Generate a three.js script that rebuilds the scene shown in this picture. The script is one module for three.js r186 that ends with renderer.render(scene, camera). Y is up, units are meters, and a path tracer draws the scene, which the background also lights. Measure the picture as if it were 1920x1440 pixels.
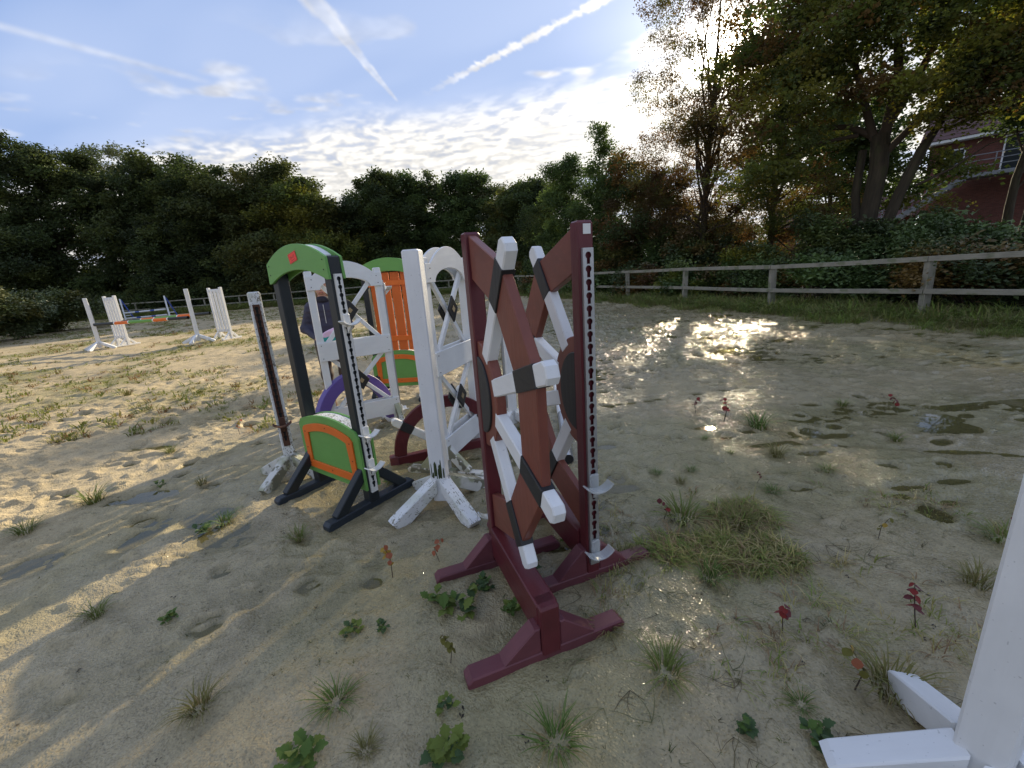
import * as THREE from 'three';
import { mergeGeometries } from 'three/addons/utils/BufferGeometryUtils.js';
import { MarchingCubes } from 'three/addons/objects/MarchingCubes.js';

// ---------------------------------------------------------------- camera, sky, sun, exposure
const scene = new THREE.Scene();
const camera = new THREE.PerspectiveCamera(85.12, 4 / 3, 0.05, 600);
camera.position.set(0, 1.55, 0);
camera.quaternion.setFromRotationMatrix(new THREE.Matrix4().makeBasis(
  new THREE.Vector3(0.997312, -0.0708105, 0.018832), new THREE.Vector3(0.073272, 0.963809, -0.256325), new THREE.Vector3(0, 0.257016, 0.966407)));
const renderer = new THREE.WebGLRenderer({ antialias: true });
renderer.toneMapping = THREE.LinearToneMapping;
renderer.toneMappingExposure = 1.68;
renderer.shadowMap.enabled = true;

const SUN = new THREE.Vector3(0.418, 0.350, -0.838).normalize();
const sun = new THREE.DirectionalLight(new THREE.Color().setRGB(1, 0.84, 0.58), 5);
sun.position.copy(SUN).multiplyScalar(120);
sun.target.position.set(0, 0, 0);
sun.castShadow = true;
sun.shadow.radius = 1.6;
Object.assign(sun.shadow.camera, { left: -60, right: 60, top: 60, bottom: -60, near: 1, far: 260 });
scene.add(sun, sun.target);

// ---------------------------------------------------------------- random numbers and noise (all seeded)
function rng(seed) { let a = seed >>> 0; return () => { a = (a + 0x6D2B79F5) >>> 0; let t = Math.imul(a ^ (a >>> 15), 1 | a); t = (t + Math.imul(t ^ (t >>> 7), 61 | t)) ^ t; return ((t ^ (t >>> 14)) >>> 0) / 4294967296; }; }
function hash2(x, y, s = 0) { let h = Math.imul(x, 374761393) + Math.imul(y, 668265263) + Math.imul(s, 974634777); h = Math.imul(h ^ (h >>> 13), 1274126177); h ^= h >>> 16; return (h >>> 0) / 4294967296; }
const mod = (a, n) => ((a % n) + n) % n;
function vnoise(x, y, s = 0, per = 0) {       // value noise 0..1, periodic when per is given
  const xi = Math.floor(x), yi = Math.floor(y), fx = x - xi, fy = y - yi;
  const u = fx * fx * fx * (fx * (fx * 6 - 15) + 10), v = fy * fy * fy * (fy * (fy * 6 - 15) + 10);
  let x0 = xi, x1 = xi + 1, y0 = yi, y1 = yi + 1;
  if (per) { x0 = mod(x0, per); x1 = mod(x1, per); y0 = mod(y0, per); y1 = mod(y1, per); }
  const a = hash2(x0, y0, s), b = hash2(x1, y0, s), c = hash2(x0, y1, s), d = hash2(x1, y1, s);
  return a + (b - a) * u + (c - a) * v + (a - b - c + d) * u * v;
}
function fbm(x, y, oct = 4, s = 0, per = 0) { let t = 0, a = 0.5, n = 0; for (let i = 0; i < oct; i++) { t += a * vnoise(x, y, s + i * 17, per); n += a; x *= 2; y *= 2; per *= 2; a *= 0.5; } return t / n; }
const clamp = (x, a = 0, b = 1) => Math.min(b, Math.max(a, x));
const sstep = (a, b, x) => { const t = clamp((x - a) / (b - a)); return t * t * (3 - 2 * t); };
const mix = (a, b, t) => a + (b - a) * t;

// the sky: blue air, a sheet of small ripple clouds, contrails, the bright air round the sun
{
  const W = 3072, H = 1536, data = new Float32Array(W * H * 4), rad = Math.PI / 180;
  const seg = (x, z, ax, az, bx, bz) => { const dx = bx - ax, dz = bz - az, t = ((x - ax) * dx + (z - az) * dz) / (dx * dx + dz * dz); const px = ax + t * dx, pz = az + t * dz; return [t, Math.hypot(x - px, z - pz) * Math.sign((x - px) * dz - (z - pz) * dx)]; };
  for (let j = 0; j < H; j++) {
    const el = ((j + 0.5) / H - 0.5) * Math.PI, y = Math.sin(el), ce = Math.cos(el);
    for (let i = 0; i < W; i++) {
      const az = ((i + 0.5) / W - 0.5) * 2 * Math.PI, dx = ce * Math.cos(az), dz = ce * Math.sin(az), k = (j * W + i) * 4;
      if (y < -0.02) { data[k] = 0.18; data[k + 1] = 0.18; data[k + 2] = 0.17; data[k + 3] = 1; continue; }
      const yy = Math.max(y, 0), t = Math.pow(1 - yy, 3.2);
      let r = mix(0.110, 0.37, t), g = mix(0.205, 0.45, t), b = mix(0.43, 0.61, t);
      const X = dx / (yy + 0.02), Z = -dz / (yy + 0.02);
      // thin veil streaks
      const veil = sstep(0.45, 0.85, fbm(X * 0.5 + Z * 0.9, Z * 0.25 - X * 0.3, 4, 5)) * 0.28;
      r = mix(r, 0.56, veil); g = mix(g, 0.60, veil); b = mix(b, 0.70, veil);
      // ripple cloud sheet: beyond a slanted front, broken into grains
      const wob = (fbm(X * 1.1, Z * 1.1, 4, 11) - 0.5) * 0.55;
      const front = Z - (2.5 - 0.24 * Math.max(X, -1) - 0.10 * Math.min(X + 1, 0)) + wob;
      let sheet = sstep(-0.05, 0.5, front);
      const far = sstep(3.4, 8, Math.hypot(X, Z));
      const warpx = (fbm(X * 2, Z * 2, 3, 21) - 0.5) * 0.22, warpz = (fbm(X * 2 + 9, Z * 2, 3, 23) - 0.5) * 0.22;
      const grain = fbm((X + warpx) * 13 + Z * 4, (Z + warpz) * 15, 3, 31), grain2 = fbm((X + warpx) * 3.5, (Z + warpz) * 5, 3, 41);
      const lump = clamp((grain - 0.5) * 2.2 + 0.5) * (1 - far) + 0.5 * far;
      let cov = sheet * clamp(0.66 + (lump - 0.45) * 0.75 * (1 - sstep(0.6, 2.2, front) * 0.4) + sstep(0.1, 1.2, front) * 0.45 + (grain2 - 0.5) * 0.5);
      // a slit of blue low over the trees
      cov *= 1 - 0.7 * sstep(0.62, 0.75, fbm(X * 0.35, Z * 0.9 + 3.3, 2, 77)) * sstep(3.6, 4.3, Z);
      // scattered puffs before the front
      const puff = sstep(0.60, 0.78, fbm(X * 2.6, Z * 3.6, 4, 51)) * sstep(-1.1, -0.1, front) * (1 - sheet) * 0.75;
      // contrails
      let tr = 0;
      { const [s, d] = seg(X, Z, -0.511, 2.61, -0.590, 1.75); if (s > -0.02) { const w = 0.007 + 0.045 * Math.max(s, 0); const n = fbm(X * 30, Z * 12, 3, 61); tr = Math.max(tr, sstep(-0.03, 0.05, s) * 0.62 * sstep(1, 0.3, Math.abs(d) / w + (n - 0.5) * 0.7) * (0.55 + 0.45 * sstep(0.2, 0.75, Math.abs(d) / w))); } }
      { const [s, d] = seg(X, Z, -0.40, 2.6, 0.443, 1.871); if (s > 0) { const w = 0.031; const n = vnoise(s * 60, d * 18, 63) * 0.7 + vnoise(s * 120, d * 40, 64) * 0.3; tr = Math.max(tr, 0.78 * sstep(0, 0.5, s) * sstep(1.1, 0.35, Math.abs(d) / w + (n - 0.5) * 1.5)); } }
      { const [s, d] = seg(X, Z, -1.25, 2.31, -1.70, 1.72); if (s > 0) { const w = 0.05; tr = Math.max(tr, 0.30 * sstep(0, 0.3, s) * sstep(1, 0, Math.abs(d) / w)); } }
      // broken high cloud added out of view, overhead and behind, to brighten the shade
      const high = sstep(0.36, 0.62, fbm(X * 0.9 + 4, Z * 0.9 - 2, 5, 91)) * sstep(1.65, 0.7, Z) * 0.72;
      const c = clamp(1 - (1 - cov) * (1 - puff) * (1 - tr) * (1 - high));
      const lum = 0.545 + 0.26 * (lump - 0.5) + 0.16 * (grain2 - 0.5);
      r = mix(r, lum * 1.0, c); g = mix(g, lum * 0.975, c); b = mix(b, lum * 0.935, c);
      // forward-scattered light round the sun
      const th = Math.acos(clamp(dx * SUN.x + y * SUN.y + dz * SUN.z, -1, 1)) / rad;
      const a = 16 * Math.exp(-th * th / 6) + 1.4 * Math.exp(-th / 4.5) + 0.28 * Math.exp(-th / 16) * (0.6 + 0.6 * c);
      r += a * 1.0; g += a * 0.93; b += a * 0.80;
      data[k] = r; data[k + 1] = g; data[k + 2] = b; data[k + 3] = 1;
    }
  }
  const sky = new THREE.DataTexture(data, W, H, THREE.RGBAFormat, THREE.FloatType);
  sky.mapping = THREE.EquirectangularReflectionMapping;
  sky.magFilter = THREE.LinearFilter; sky.needsUpdate = true;
  scene.background = sky; scene.environment = sky;
}

// ---------------------------------------------------------------- textures and materials
function tex(w, h, fn, srgb = false) {
  const d = new Uint8Array(w * h * 4);
  for (let j = 0; j < h; j++) for (let i = 0; i < w; i++) { const p = fn(i / w, j / h, i, j), k = (j * w + i) * 4; if (typeof p === 'number') { d[k] = d[k + 1] = d[k + 2] = clamp(p) * 255; } else { d[k] = clamp(p[0]) * 255; d[k + 1] = clamp(p[1]) * 255; d[k + 2] = clamp(p[2]) * 255; } d[k + 3] = 255; }
  const t = new THREE.DataTexture(d, w, h); t.wrapS = t.wrapT = THREE.RepeatWrapping; t.magFilter = THREE.LinearFilter; t.minFilter = THREE.LinearMipmapLinearFilter; t.generateMipmaps = true;
  if (srgb) t.colorSpace = THREE.SRGBColorSpace; t.needsUpdate = true; return t;
}
const grainBump = tex(512, 512, (u, v) => 0.55 * fbm(u * 4, v * 96, 3, 3, 4) + 0.3 * fbm(u * 32, v * 64, 3, 9, 32) + 0.15 * vnoise(u * 3, v * 20, 5, 0));
// faint mottling for sound paint
const soundPaint = tex(512, 512, (u, v) => { const n = fbm(u * 8, v * 8, 5, 101, 8), s = fbm(u * 6, v * 48, 3, 103, 6); const c = 0.86 + 0.12 * n + 0.06 * (s - 0.5); const speck = vnoise(u * 128, v * 128, 107, 128) > 0.975 ? 0.7 : 1; return [c * speck, c * speck, c * speck * 0.99]; });
// scuffed dark paint
const scuffPaint = tex(512, 512, (u, v) => { const n = fbm(u * 8, v * 8, 5, 111, 8), s = fbm(u * 10, v * 40, 4, 113, 10); const m = 0.72 + 0.36 * n + 0.15 * (s - 0.5); const ch = sstep(0.74, 0.80, fbm(u * 24, v * 40, 3, 117, 24)) * 0.25; return [m + ch, m + ch * 0.9, m + ch * 0.85]; });
// white paint flaking off grey, damp wood, with algae in patches
const flakedPaint = tex(512, 512, (u, v) => {
  const n = fbm(u * 12, v * 12, 5, 121, 12), flake = sstep(0.62, 0.66, fbm(u * 70, v * 150, 3, 123, 70) * 0.70 + fbm(u * 10, v * 10, 2, 125, 10) * 0.30), alg = sstep(0.56, 0.74, fbm(u * 6, v * 6, 4, 127, 6)) * 0.45;
  const c = 0.80 + 0.16 * n; let p = [c, c, c * 0.985];
  p = [mix(p[0], 0.62, alg), mix(p[1], 0.64, alg), mix(p[2], 0.48, alg)];
  return [mix(p[0], 0.30, flake), mix(p[1], 0.28, flake), mix(p[2], 0.22, flake)];
});
const mouldyPaint = tex(512, 512, (u, v) => {
  const n = fbm(u * 10, v * 10, 5, 131, 10), flake = sstep(0.53, 0.60, fbm(u * 18, v * 18, 4, 133, 18)), alg = sstep(0.42, 0.62, fbm(u * 7, v * 7, 4, 137, 7));
  const c = 0.66 + 0.25 * n; let p = [c, c * 0.99, c * 0.94];
  p = [mix(p[0], 0.44, alg), mix(p[1], 0.45, alg), mix(p[2], 0.31, alg)];
  return [mix(p[0], 0.25, flake), mix(p[1], 0.24, flake), mix(p[2], 0.18, flake)];
});
const RGB = (r, g, b) => new THREE.Color().setRGB(r, g, b);
function paint(r, g, b, map = soundPaint, rough = 0.5, bump = 0.0012) { return new THREE.MeshPhysicalMaterial({ color: RGB(r, g, b), map, roughness: rough, bumpMap: grainBump, bumpScale: bump, specularIntensity: 0.8 }); }
const M = {
  white: paint(0.80, 0.81, 0.82), whiteWorn: paint(0.82, 0.83, 0.83, flakedPaint, 0.6, 0.002), whiteMould: paint(0.80, 0.80, 0.78, mouldyPaint, 0.75, 0.003),
  red: paint(0.205, 0.062, 0.042, scuffPaint, 0.42), redDark: paint(0.115, 0.020, 0.026, scuffPaint, 0.38), redFoot: paint(0.15, 0.045, 0.055, scuffPaint, 0.5),
  black: paint(0.022, 0.022, 0.024, soundPaint, 0.45), blackWood: paint(0.018, 0.024, 0.028, scuffPaint, 0.45), blackFoot: paint(0.028, 0.038, 0.050, scuffPaint, 0.5),
  green: paint(0.15, 0.365, 0.085), orange: paint(0.80, 0.17, 0.020), orangePlank: paint(0.68, 0.14, 0.018), purple: paint(0.13, 0.085, 0.33),
  blue: paint(0.06, 0.11, 0.42), bareWood: paint(0.36, 0.27, 0.15, scuffPaint, 0.8),
  steel: new THREE.MeshPhysicalMaterial({ color: RGB(0.50, 0.51, 0.52), metalness: 0.85, roughness: 0.42, map: scuffPaint }),
  rust: paint(0.10, 0.045, 0.028, scuffPaint, 0.85, 0.003),
  plastic: new THREE.MeshPhysicalMaterial({ color: RGB(0.78, 0.78, 0.75), roughness: 0.38, map: soundPaint }),
  clearPlastic: new THREE.MeshPhysicalMaterial({ color: RGB(0.86, 0.88, 0.88), roughness: 0.25, transmission: 0.72, thickness: 0, ior: 1.46 }),
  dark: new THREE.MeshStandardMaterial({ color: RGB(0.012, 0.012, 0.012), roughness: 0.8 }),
  screw: new THREE.MeshStandardMaterial({ color: RGB(0.05, 0.045, 0.04), roughness: 0.6, metalness: 0.4 }),
};
const fenceTex = tex(512, 512, (u, v) => { const n = fbm(u * 6, v * 6, 5, 141, 6), s = fbm(u * 4, v * 90, 4, 143, 4), alg = sstep(0.5, 0.7, fbm(u * 5, v * 8, 4, 147, 5)); const c = 0.55 + 0.35 * s + 0.3 * (n - 0.5); return [mix(c, c * 0.66, alg), mix(c * 0.96, c * 0.70, alg), mix(c * 0.86, c * 0.50, alg)]; });
M.fence = new THREE.MeshStandardMaterial({ color: RGB(0.36, 0.35, 0.31), map: fenceTex, bumpMap: grainBump, bumpScale: 0.004, roughness: 0.9 });
const barkTex = tex(512, 512, (u, v) => { const s = fbm(u * 28, v * 5, 5, 151, 28), n = fbm(u * 6, v * 6, 4, 153, 6); const c = 0.42 + 0.55 * (s - 0.3) + 0.25 * (n - 0.5); const mo = sstep(0.55, 0.75, n) * 0.6; return [mix(c, c * 0.75, mo), mix(c * 0.92, c * 0.95, mo), mix(c * 0.78, c * 0.5, mo)]; });
M.bark = new THREE.MeshStandardMaterial({ color: RGB(0.10, 0.085, 0.062), map: barkTex, bumpMap: barkTex, bumpScale: 0.03, roughness: 0.95 });
M.twig = new THREE.MeshStandardMaterial({ color: RGB(0.07, 0.05, 0.035), roughness: 0.9 });

// ---------------------------------------------------------------- geometry helpers
const V = (x, y, z) => new THREE.Vector3(x, y, z);
// texture coordinates in metres, looked up along the two axes across each face, the long one first
function boxUV(g, off = 0) {
  if (!g.attributes.normal) g.computeVertexNormals();
  g.computeBoundingBox(); const s = g.boundingBox.getSize(V(0, 0, 0)), long = s.x >= s.y && s.x >= s.z ? 0 : s.y >= s.z ? 1 : 2;
  const p = g.attributes.position, n = g.attributes.normal, uv = new Float32Array(p.count * 2);
  for (let i = 0; i < p.count; i++) {
    const c = [p.getX(i), p.getY(i), p.getZ(i)], m = [Math.abs(n.getX(i)), Math.abs(n.getY(i)), Math.abs(n.getZ(i))], ax = m[0] > m[1] && m[0] > m[2] ? 0 : m[1] > m[2] ? 1 : 2;
    const rest = [0, 1, 2].filter((k) => k !== ax), a = rest.includes(long) ? long : rest[0], b = rest.find((k) => k !== a);
    uv[2 * i] = c[a] + off + ax * 0.31; uv[2 * i + 1] = c[b] + off * 0.7 + ax * 0.17;
  }
  g.setAttribute('uv', new THREE.BufferAttribute(uv, 2)); return g;
}
let uvSeed = 0;
// a chamfered bar, centred
function bar(w, h, d, c = 0.004) {
  const x = w / 2, y = h / 2, z = d / 2, s = new THREE.Shape(); c = Math.min(c, x * 0.6, y * 0.6, z * 0.6);
  s.moveTo(-x + c, -y); s.lineTo(x - c, -y); s.lineTo(x, -y + c); s.lineTo(x, y - c); s.lineTo(x - c, y); s.lineTo(-x + c, y); s.lineTo(-x, y - c); s.lineTo(-x, -y + c); s.closePath();
  const g = new THREE.ExtrudeGeometry(shrink(s, c), { depth: d - 2 * c, bevelEnabled: true, bevelThickness: c, bevelSize: c, bevelOffset: 0, bevelSegments: 1, steps: 1 });
  g.translate(0, 0, -d / 2 + c); uvSeed += 0.37; return boxUV(plain(g), uvSeed);
}
function shrink(s, c) { const q = s.getPoints(), o = new THREE.Shape(); q.forEach((p, i) => { const X = p.x - Math.sign(p.x) * c, Y = p.y - Math.sign(p.y) * c; i ? o.lineTo(X, Y) : o.moveTo(X, Y); }); o.closePath(); return o; }
function plain(g) { const o = g.index ? g.toNonIndexed() : g; for (const k of Object.keys(o.attributes)) if (!['position', 'normal', 'uv'].includes(k)) o.deleteAttribute(k); o.computeVertexNormals(); return o; }
// a plate cut to a shape in the xy plane, centred on z
function plate(shape, d, c = 0.003) {
  const g = new THREE.ExtrudeGeometry(shape, { depth: d - 2 * c, bevelEnabled: c > 0, bevelThickness: c, bevelSize: c, bevelOffset: -c, bevelSegments: 1, curveSegments: 28 });
  g.translate(0, 0, -d / 2 + c); uvSeed += 0.29; return boxUV(plain(g), uvSeed);
}
const poly = (pts) => { const s = new THREE.Shape(); pts.forEach(([x, y], i) => (i ? s.lineTo(x, y) : s.moveTo(x, y))); s.closePath(); return s; };
const at = (g, x, y, z, rx = 0, ry = 0, rz = 0) => { g.applyMatrix4(new THREE.Matrix4().compose(V(x, y, z), new THREE.Quaternion().setFromEuler(new THREE.Euler(rx, ry, rz, 'XYZ')), V(1, 1, 1))); return g; };
// a bar from a to b; its height is measured along up
function between(a, b, w, h, up = V(0, 1, 0), c = 0.004) {
  const x = b.clone().sub(a), L = x.length(); x.normalize(); const z = x.clone().cross(up).normalize(), y = z.clone().cross(x);
  const g = bar(L, h, w, c); g.applyMatrix4(new THREE.Matrix4().makeBasis(x, y, z).setPosition(a.clone().add(b).multiplyScalar(0.5))); return g;
}
const merge = (list) => (list.length === 1 ? list[0] : mergeGeometries(list.map((g) => { const o = g.index ? g.toNonIndexed() : g; for (const k of Object.keys(o.attributes)) if (!['position', 'normal', 'uv'].includes(k)) o.deleteAttribute(k); if (!o.attributes.uv) boxUV(o); return o; })));
function tube(pts, radii, sides = 8) {          // a tapered tube along points
  const pos = [], uv = [], idx = []; let len = 0;
  for (let i = 0; i < pts.length; i++) {
    const t = pts[Math.min(i + 1, pts.length - 1)].clone().sub(pts[Math.max(i - 1, 0)]).normalize();
    const a = Math.abs(t.y) > 0.9 ? V(1, 0, 0) : V(0, 1, 0), n = t.clone().cross(a).normalize(), b = t.clone().cross(n); if (i) len += pts[i].distanceTo(pts[i - 1]);
    for (let k = 0; k <= sides; k++) { const q = k / sides * 2 * Math.PI, c = Math.cos(q) * radii[i], s = Math.sin(q) * radii[i]; pos.push(pts[i].x + n.x * c + b.x * s, pts[i].y + n.y * c + b.y * s, pts[i].z + n.z * c + b.z * s); uv.push(k / sides, len * 0.5); }
  }
  for (let i = 0; i < pts.length - 1; i++) for (let k = 0; k < sides; k++) { const a = i * (sides + 1) + k, b = a + sides + 1; idx.push(a, b, a + 1, b, b + 1, a + 1); }
  const g = new THREE.BufferGeometry(); g.setAttribute('position', new THREE.Float32BufferAttribute(pos, 3)); g.setAttribute('uv', new THREE.Float32BufferAttribute(uv, 2)); g.setIndex(idx); g.computeVertexNormals(); return g;
}
const taken = {};
function numbered(name) { const n = taken[name] = (taken[name] ?? -1) + 1; return n ? `${name}_${String(n).padStart(3, '0')}` : name; }
function obj(name, geo, mat, parent) { const m = new THREE.Mesh(Array.isArray(geo) ? merge(geo) : geo, mat); m.name = name; m.castShadow = m.receiveShadow = true; parent.add(m); return m; }
function tag(o, label, category, group, kind) { if (label) o.userData.label = label; if (category) o.userData.category = category; if (group) o.userData.group = group; if (kind) o.userData.kind = kind; return o; }
function thing(name, label, category, [x, y, z] = [0, 0, 0], turn = 0, group) { const o = new THREE.Group(); o.name = numbered(name); o.position.set(x, y, z); o.rotation.y = turn; scene.add(o); return tag(o, label, category, group); }
function single(name, geo, mat, label, category, group) { const m = obj(numbered(name), geo, mat, scene); return tag(m, label, category, group); }
function structure(name, geo, mat) { const m = obj(name, geo, mat, scene); m.userData.kind = 'structure'; return m; }
function copies(name, geo, mat, mats, cols, parent) {
  const m = new THREE.InstancedMesh(geo, mat, mats.length); m.name = name; mats.forEach((x, i) => m.setMatrixAt(i, x)); if (cols) cols.forEach((c, i) => m.setColorAt(i, c)); m.castShadow = m.receiveShadow = true; m.userData.kind = 'stuff'; parent.add(m); return m;
}
const yaw = (dx, dz) => Math.atan2(-dz, dx);

// ---------------------------------------------------------------- the ground: damp riding-arena sand with hoof prints
const wetness = (x, z) => sstep(-3.6, 0.4, x + 0.10 * z + 0.9 + (fbm(x * 0.45, z * 0.45, 3, 201) - 0.5) * 3.2) * sstep(-30, -12, z);
function hoof(x, z, cell, seed, prob) {         // pits with a thrown-up rim, one per cell at most
  x += 0.06 * (vnoise(x * 9, z * 9, seed + 7) - 0.5) + 0.025 * (vnoise(x * 24, z * 24, seed + 8) - 0.5); z += 0.06 * (vnoise(x * 9, z * 9, seed + 9) - 0.5);
  let h = 0; const ci = Math.floor(x / cell), cj = Math.floor(z / cell);
  for (let i = -1; i <= 1; i++) for (let j = -1; j <= 1; j++) {
    const a = ci + i, b = cj + j; if (hash2(a, b, seed) > prob) continue;
    const px = (a + 0.2 + 0.6 * hash2(a, b, seed + 1)) * cell, pz = (b + 0.2 + 0.6 * hash2(a, b, seed + 2)) * cell, q = hash2(a, b, seed + 3) * 6.283, R = 0.058 + 0.035 * hash2(a, b, seed + 4), dep = 0.012 + 0.028 * hash2(a, b, seed + 5);
    const dx = x - px, dz = z - pz, u = (dx * Math.cos(q) + dz * Math.sin(q)) / (R * 1.18), v = (-dx * Math.sin(q) + dz * Math.cos(q)) / R, d = Math.hypot(u, v);
    if (d > 2) continue;
    const shoe = 1 - 0.45 * sstep(0.75, 0.2, Math.hypot(u + 0.25, v));       // the frog of the hoof stays higher
    h += -dep * sstep(1.02, 0.72, d) * shoe + dep * 0.42 * Math.exp(-((d - 1.22) ** 2) / 0.06) * (0.5 + 0.7 * sstep(-0.6, 1, u));
  }
  return h;
}
const standsZone = (x, z) => Math.exp(-((x + 0.8) ** 2 / 2.2 + (z + 3.0) ** 2 / 3.0));     // trodden less between the stored stands
function groundHeight(x, z) {
  const w = wetness(x, z), r = Math.hypot(x, z);
  let h = 0.045 * (fbm(x * 0.22, z * 0.22, 2, 211) - 0.5) + 0.05 * (fbm(x * 0.8, z * 0.8, 3, 213) - 0.5) + 0.022 * (1 - w);
  const rough = fbm(x * 0.5, z * 0.5, 2, 217), s = 1 - 0.75 * standsZone(x, z), near = sstep(0.9, 3.0, r) * 0.7 + 0.3;
  h += s * near * hoof(x, z, 0.33, 231, 0.24 + 0.62 * sstep(2.6, 8, -z)) * (0.7 + 0.7 * rough);
  h += s * near * hoof(x + 40.13, z + 17.7, 0.27, 241, 0.05 + 0.55 * sstep(3.5, 9, -z));
  h += 0.036 * (fbm(x * 4.1, z * 5.3, 3, 223) - 0.5) * (0.5 + 0.5 * (1 - w)) + 0.016 * (fbm(x * 17, z * 17, 3, 227) - 0.5) * (0.5 + (1 - w)) + 0.022 * sstep(0.56, 0.80, fbm(x * 9.3 + 3, z * 12.1, 3, 228)) * (0.6 + 0.7 * (1 - w));
  h += 0.055 * sstep(4.0, 8, -z) * sstep(-4, 0, x) * (fbm(x * 2.6, z * 3.6, 3, 237) - 0.5) + 0.020 * sstep(0.45, 0.2, Math.abs(fbm(x * 3.3 + 5, z * 4.6, 2, 239) - 0.5) * 5) * sstep(3.5, 7, -z) * sstep(-3, 0.5, x);
  h += 0.016 * sstep(2.4, 1.3, r);
  // two old wheel ruts on the wet side
  for (const [zx, zz, ang] of [[1.2, -4.6, 0.16], [2.2, -3.3, -0.34]]) { const d = (x - zx) * Math.sin(ang) + (z - zz) * Math.cos(ang); if (Math.abs(d) < 0.3) h -= 0.016 * Math.exp(-((d) ** 2) / 0.0022) * sstep(0, 0.8, x + 0.3) * (0.6 + 0.6 * fbm(x * 2, z * 2, 2, 229)); }
  // named puddles: [x, z, rx, rz, depth]
  for (const [px, pz, a, b, d] of PUDDLES) { const q = ((x - px) / a) ** 2 + ((z - pz) / b) ** 2; if (q < 4) h = mix(h, -d + 0.010 * (fbm(x * 14, z * 14, 2, 233) - 0.5), Math.exp(-q * q * 1.1) * (0.55 + 0.45 * fbm(x * 6, z * 6, 2, 235))); }
  // the verge and the bank behind the right-hand fence
  const off = fenceSide(x, z); if (off > -1.4) h += 0.10 * sstep(-1.2, 0.1, off) + 0.55 * sstep(0.6, 5, off);
  if (z < -38) h += 0.12 * sstep(-38, -41, z);
  return h;
}
// distance beyond the right-hand fence line (positive outside the arena)
const FX = 8.4, FZ = -8.4, FVX = -1.06, FVZ = -3.25, FL = Math.hypot(FVX, FVZ);
function fenceSide(x, z) { return ((x - FX) * -FVZ + (z - FZ) * FVX) / FL; }
const PUDDLES = [[0.74, -2.72, 0.19, 0.07, 0.032], [0.79, -3.46, 0.12, 0.07, 0.030], [3.76, -3.28, 0.20, 0.09, 0.036], [4.73, -3.82, 0.75, 0.05, 0.036], [4.3, -3.74, 0.26, 0.06, 0.036], [2.73, -3.34, 0.20, 0.06, 0.030], [2.58, -2.46, 0.15, 0.055, 0.030], [2.91, -2.49, 0.15, 0.05, 0.030], [2.45, -2.36, 0.09, 0.05, 0.030], [2.65, -2.26, 0.11, 0.05, 0.030], [1.80, -3.72, 0.16, 0.07, 0.030], [2.1, -3.25, 0.15, 0.045, 0.030], [2.4, -3.05, 0.17, 0.05, 0.030],
  [-2.97, -3.12, 0.34, 0.14, 0.030], [-2.0, -2.49, 0.34, 0.22, 0.032], [-3.07, -2.29, 0.16, 0.20, 0.030], [-4.03, -4.27, 0.40, 0.12, 0.030], [-2.3, -2.75, 0.30, 0.18, 0.030], [-0.82, -1.92, 0.07, 0.05, 0.030], [-2.6, -2.55, 0.12, 0.30, 0.030]];
const WATER_Y = -0.0165;
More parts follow.
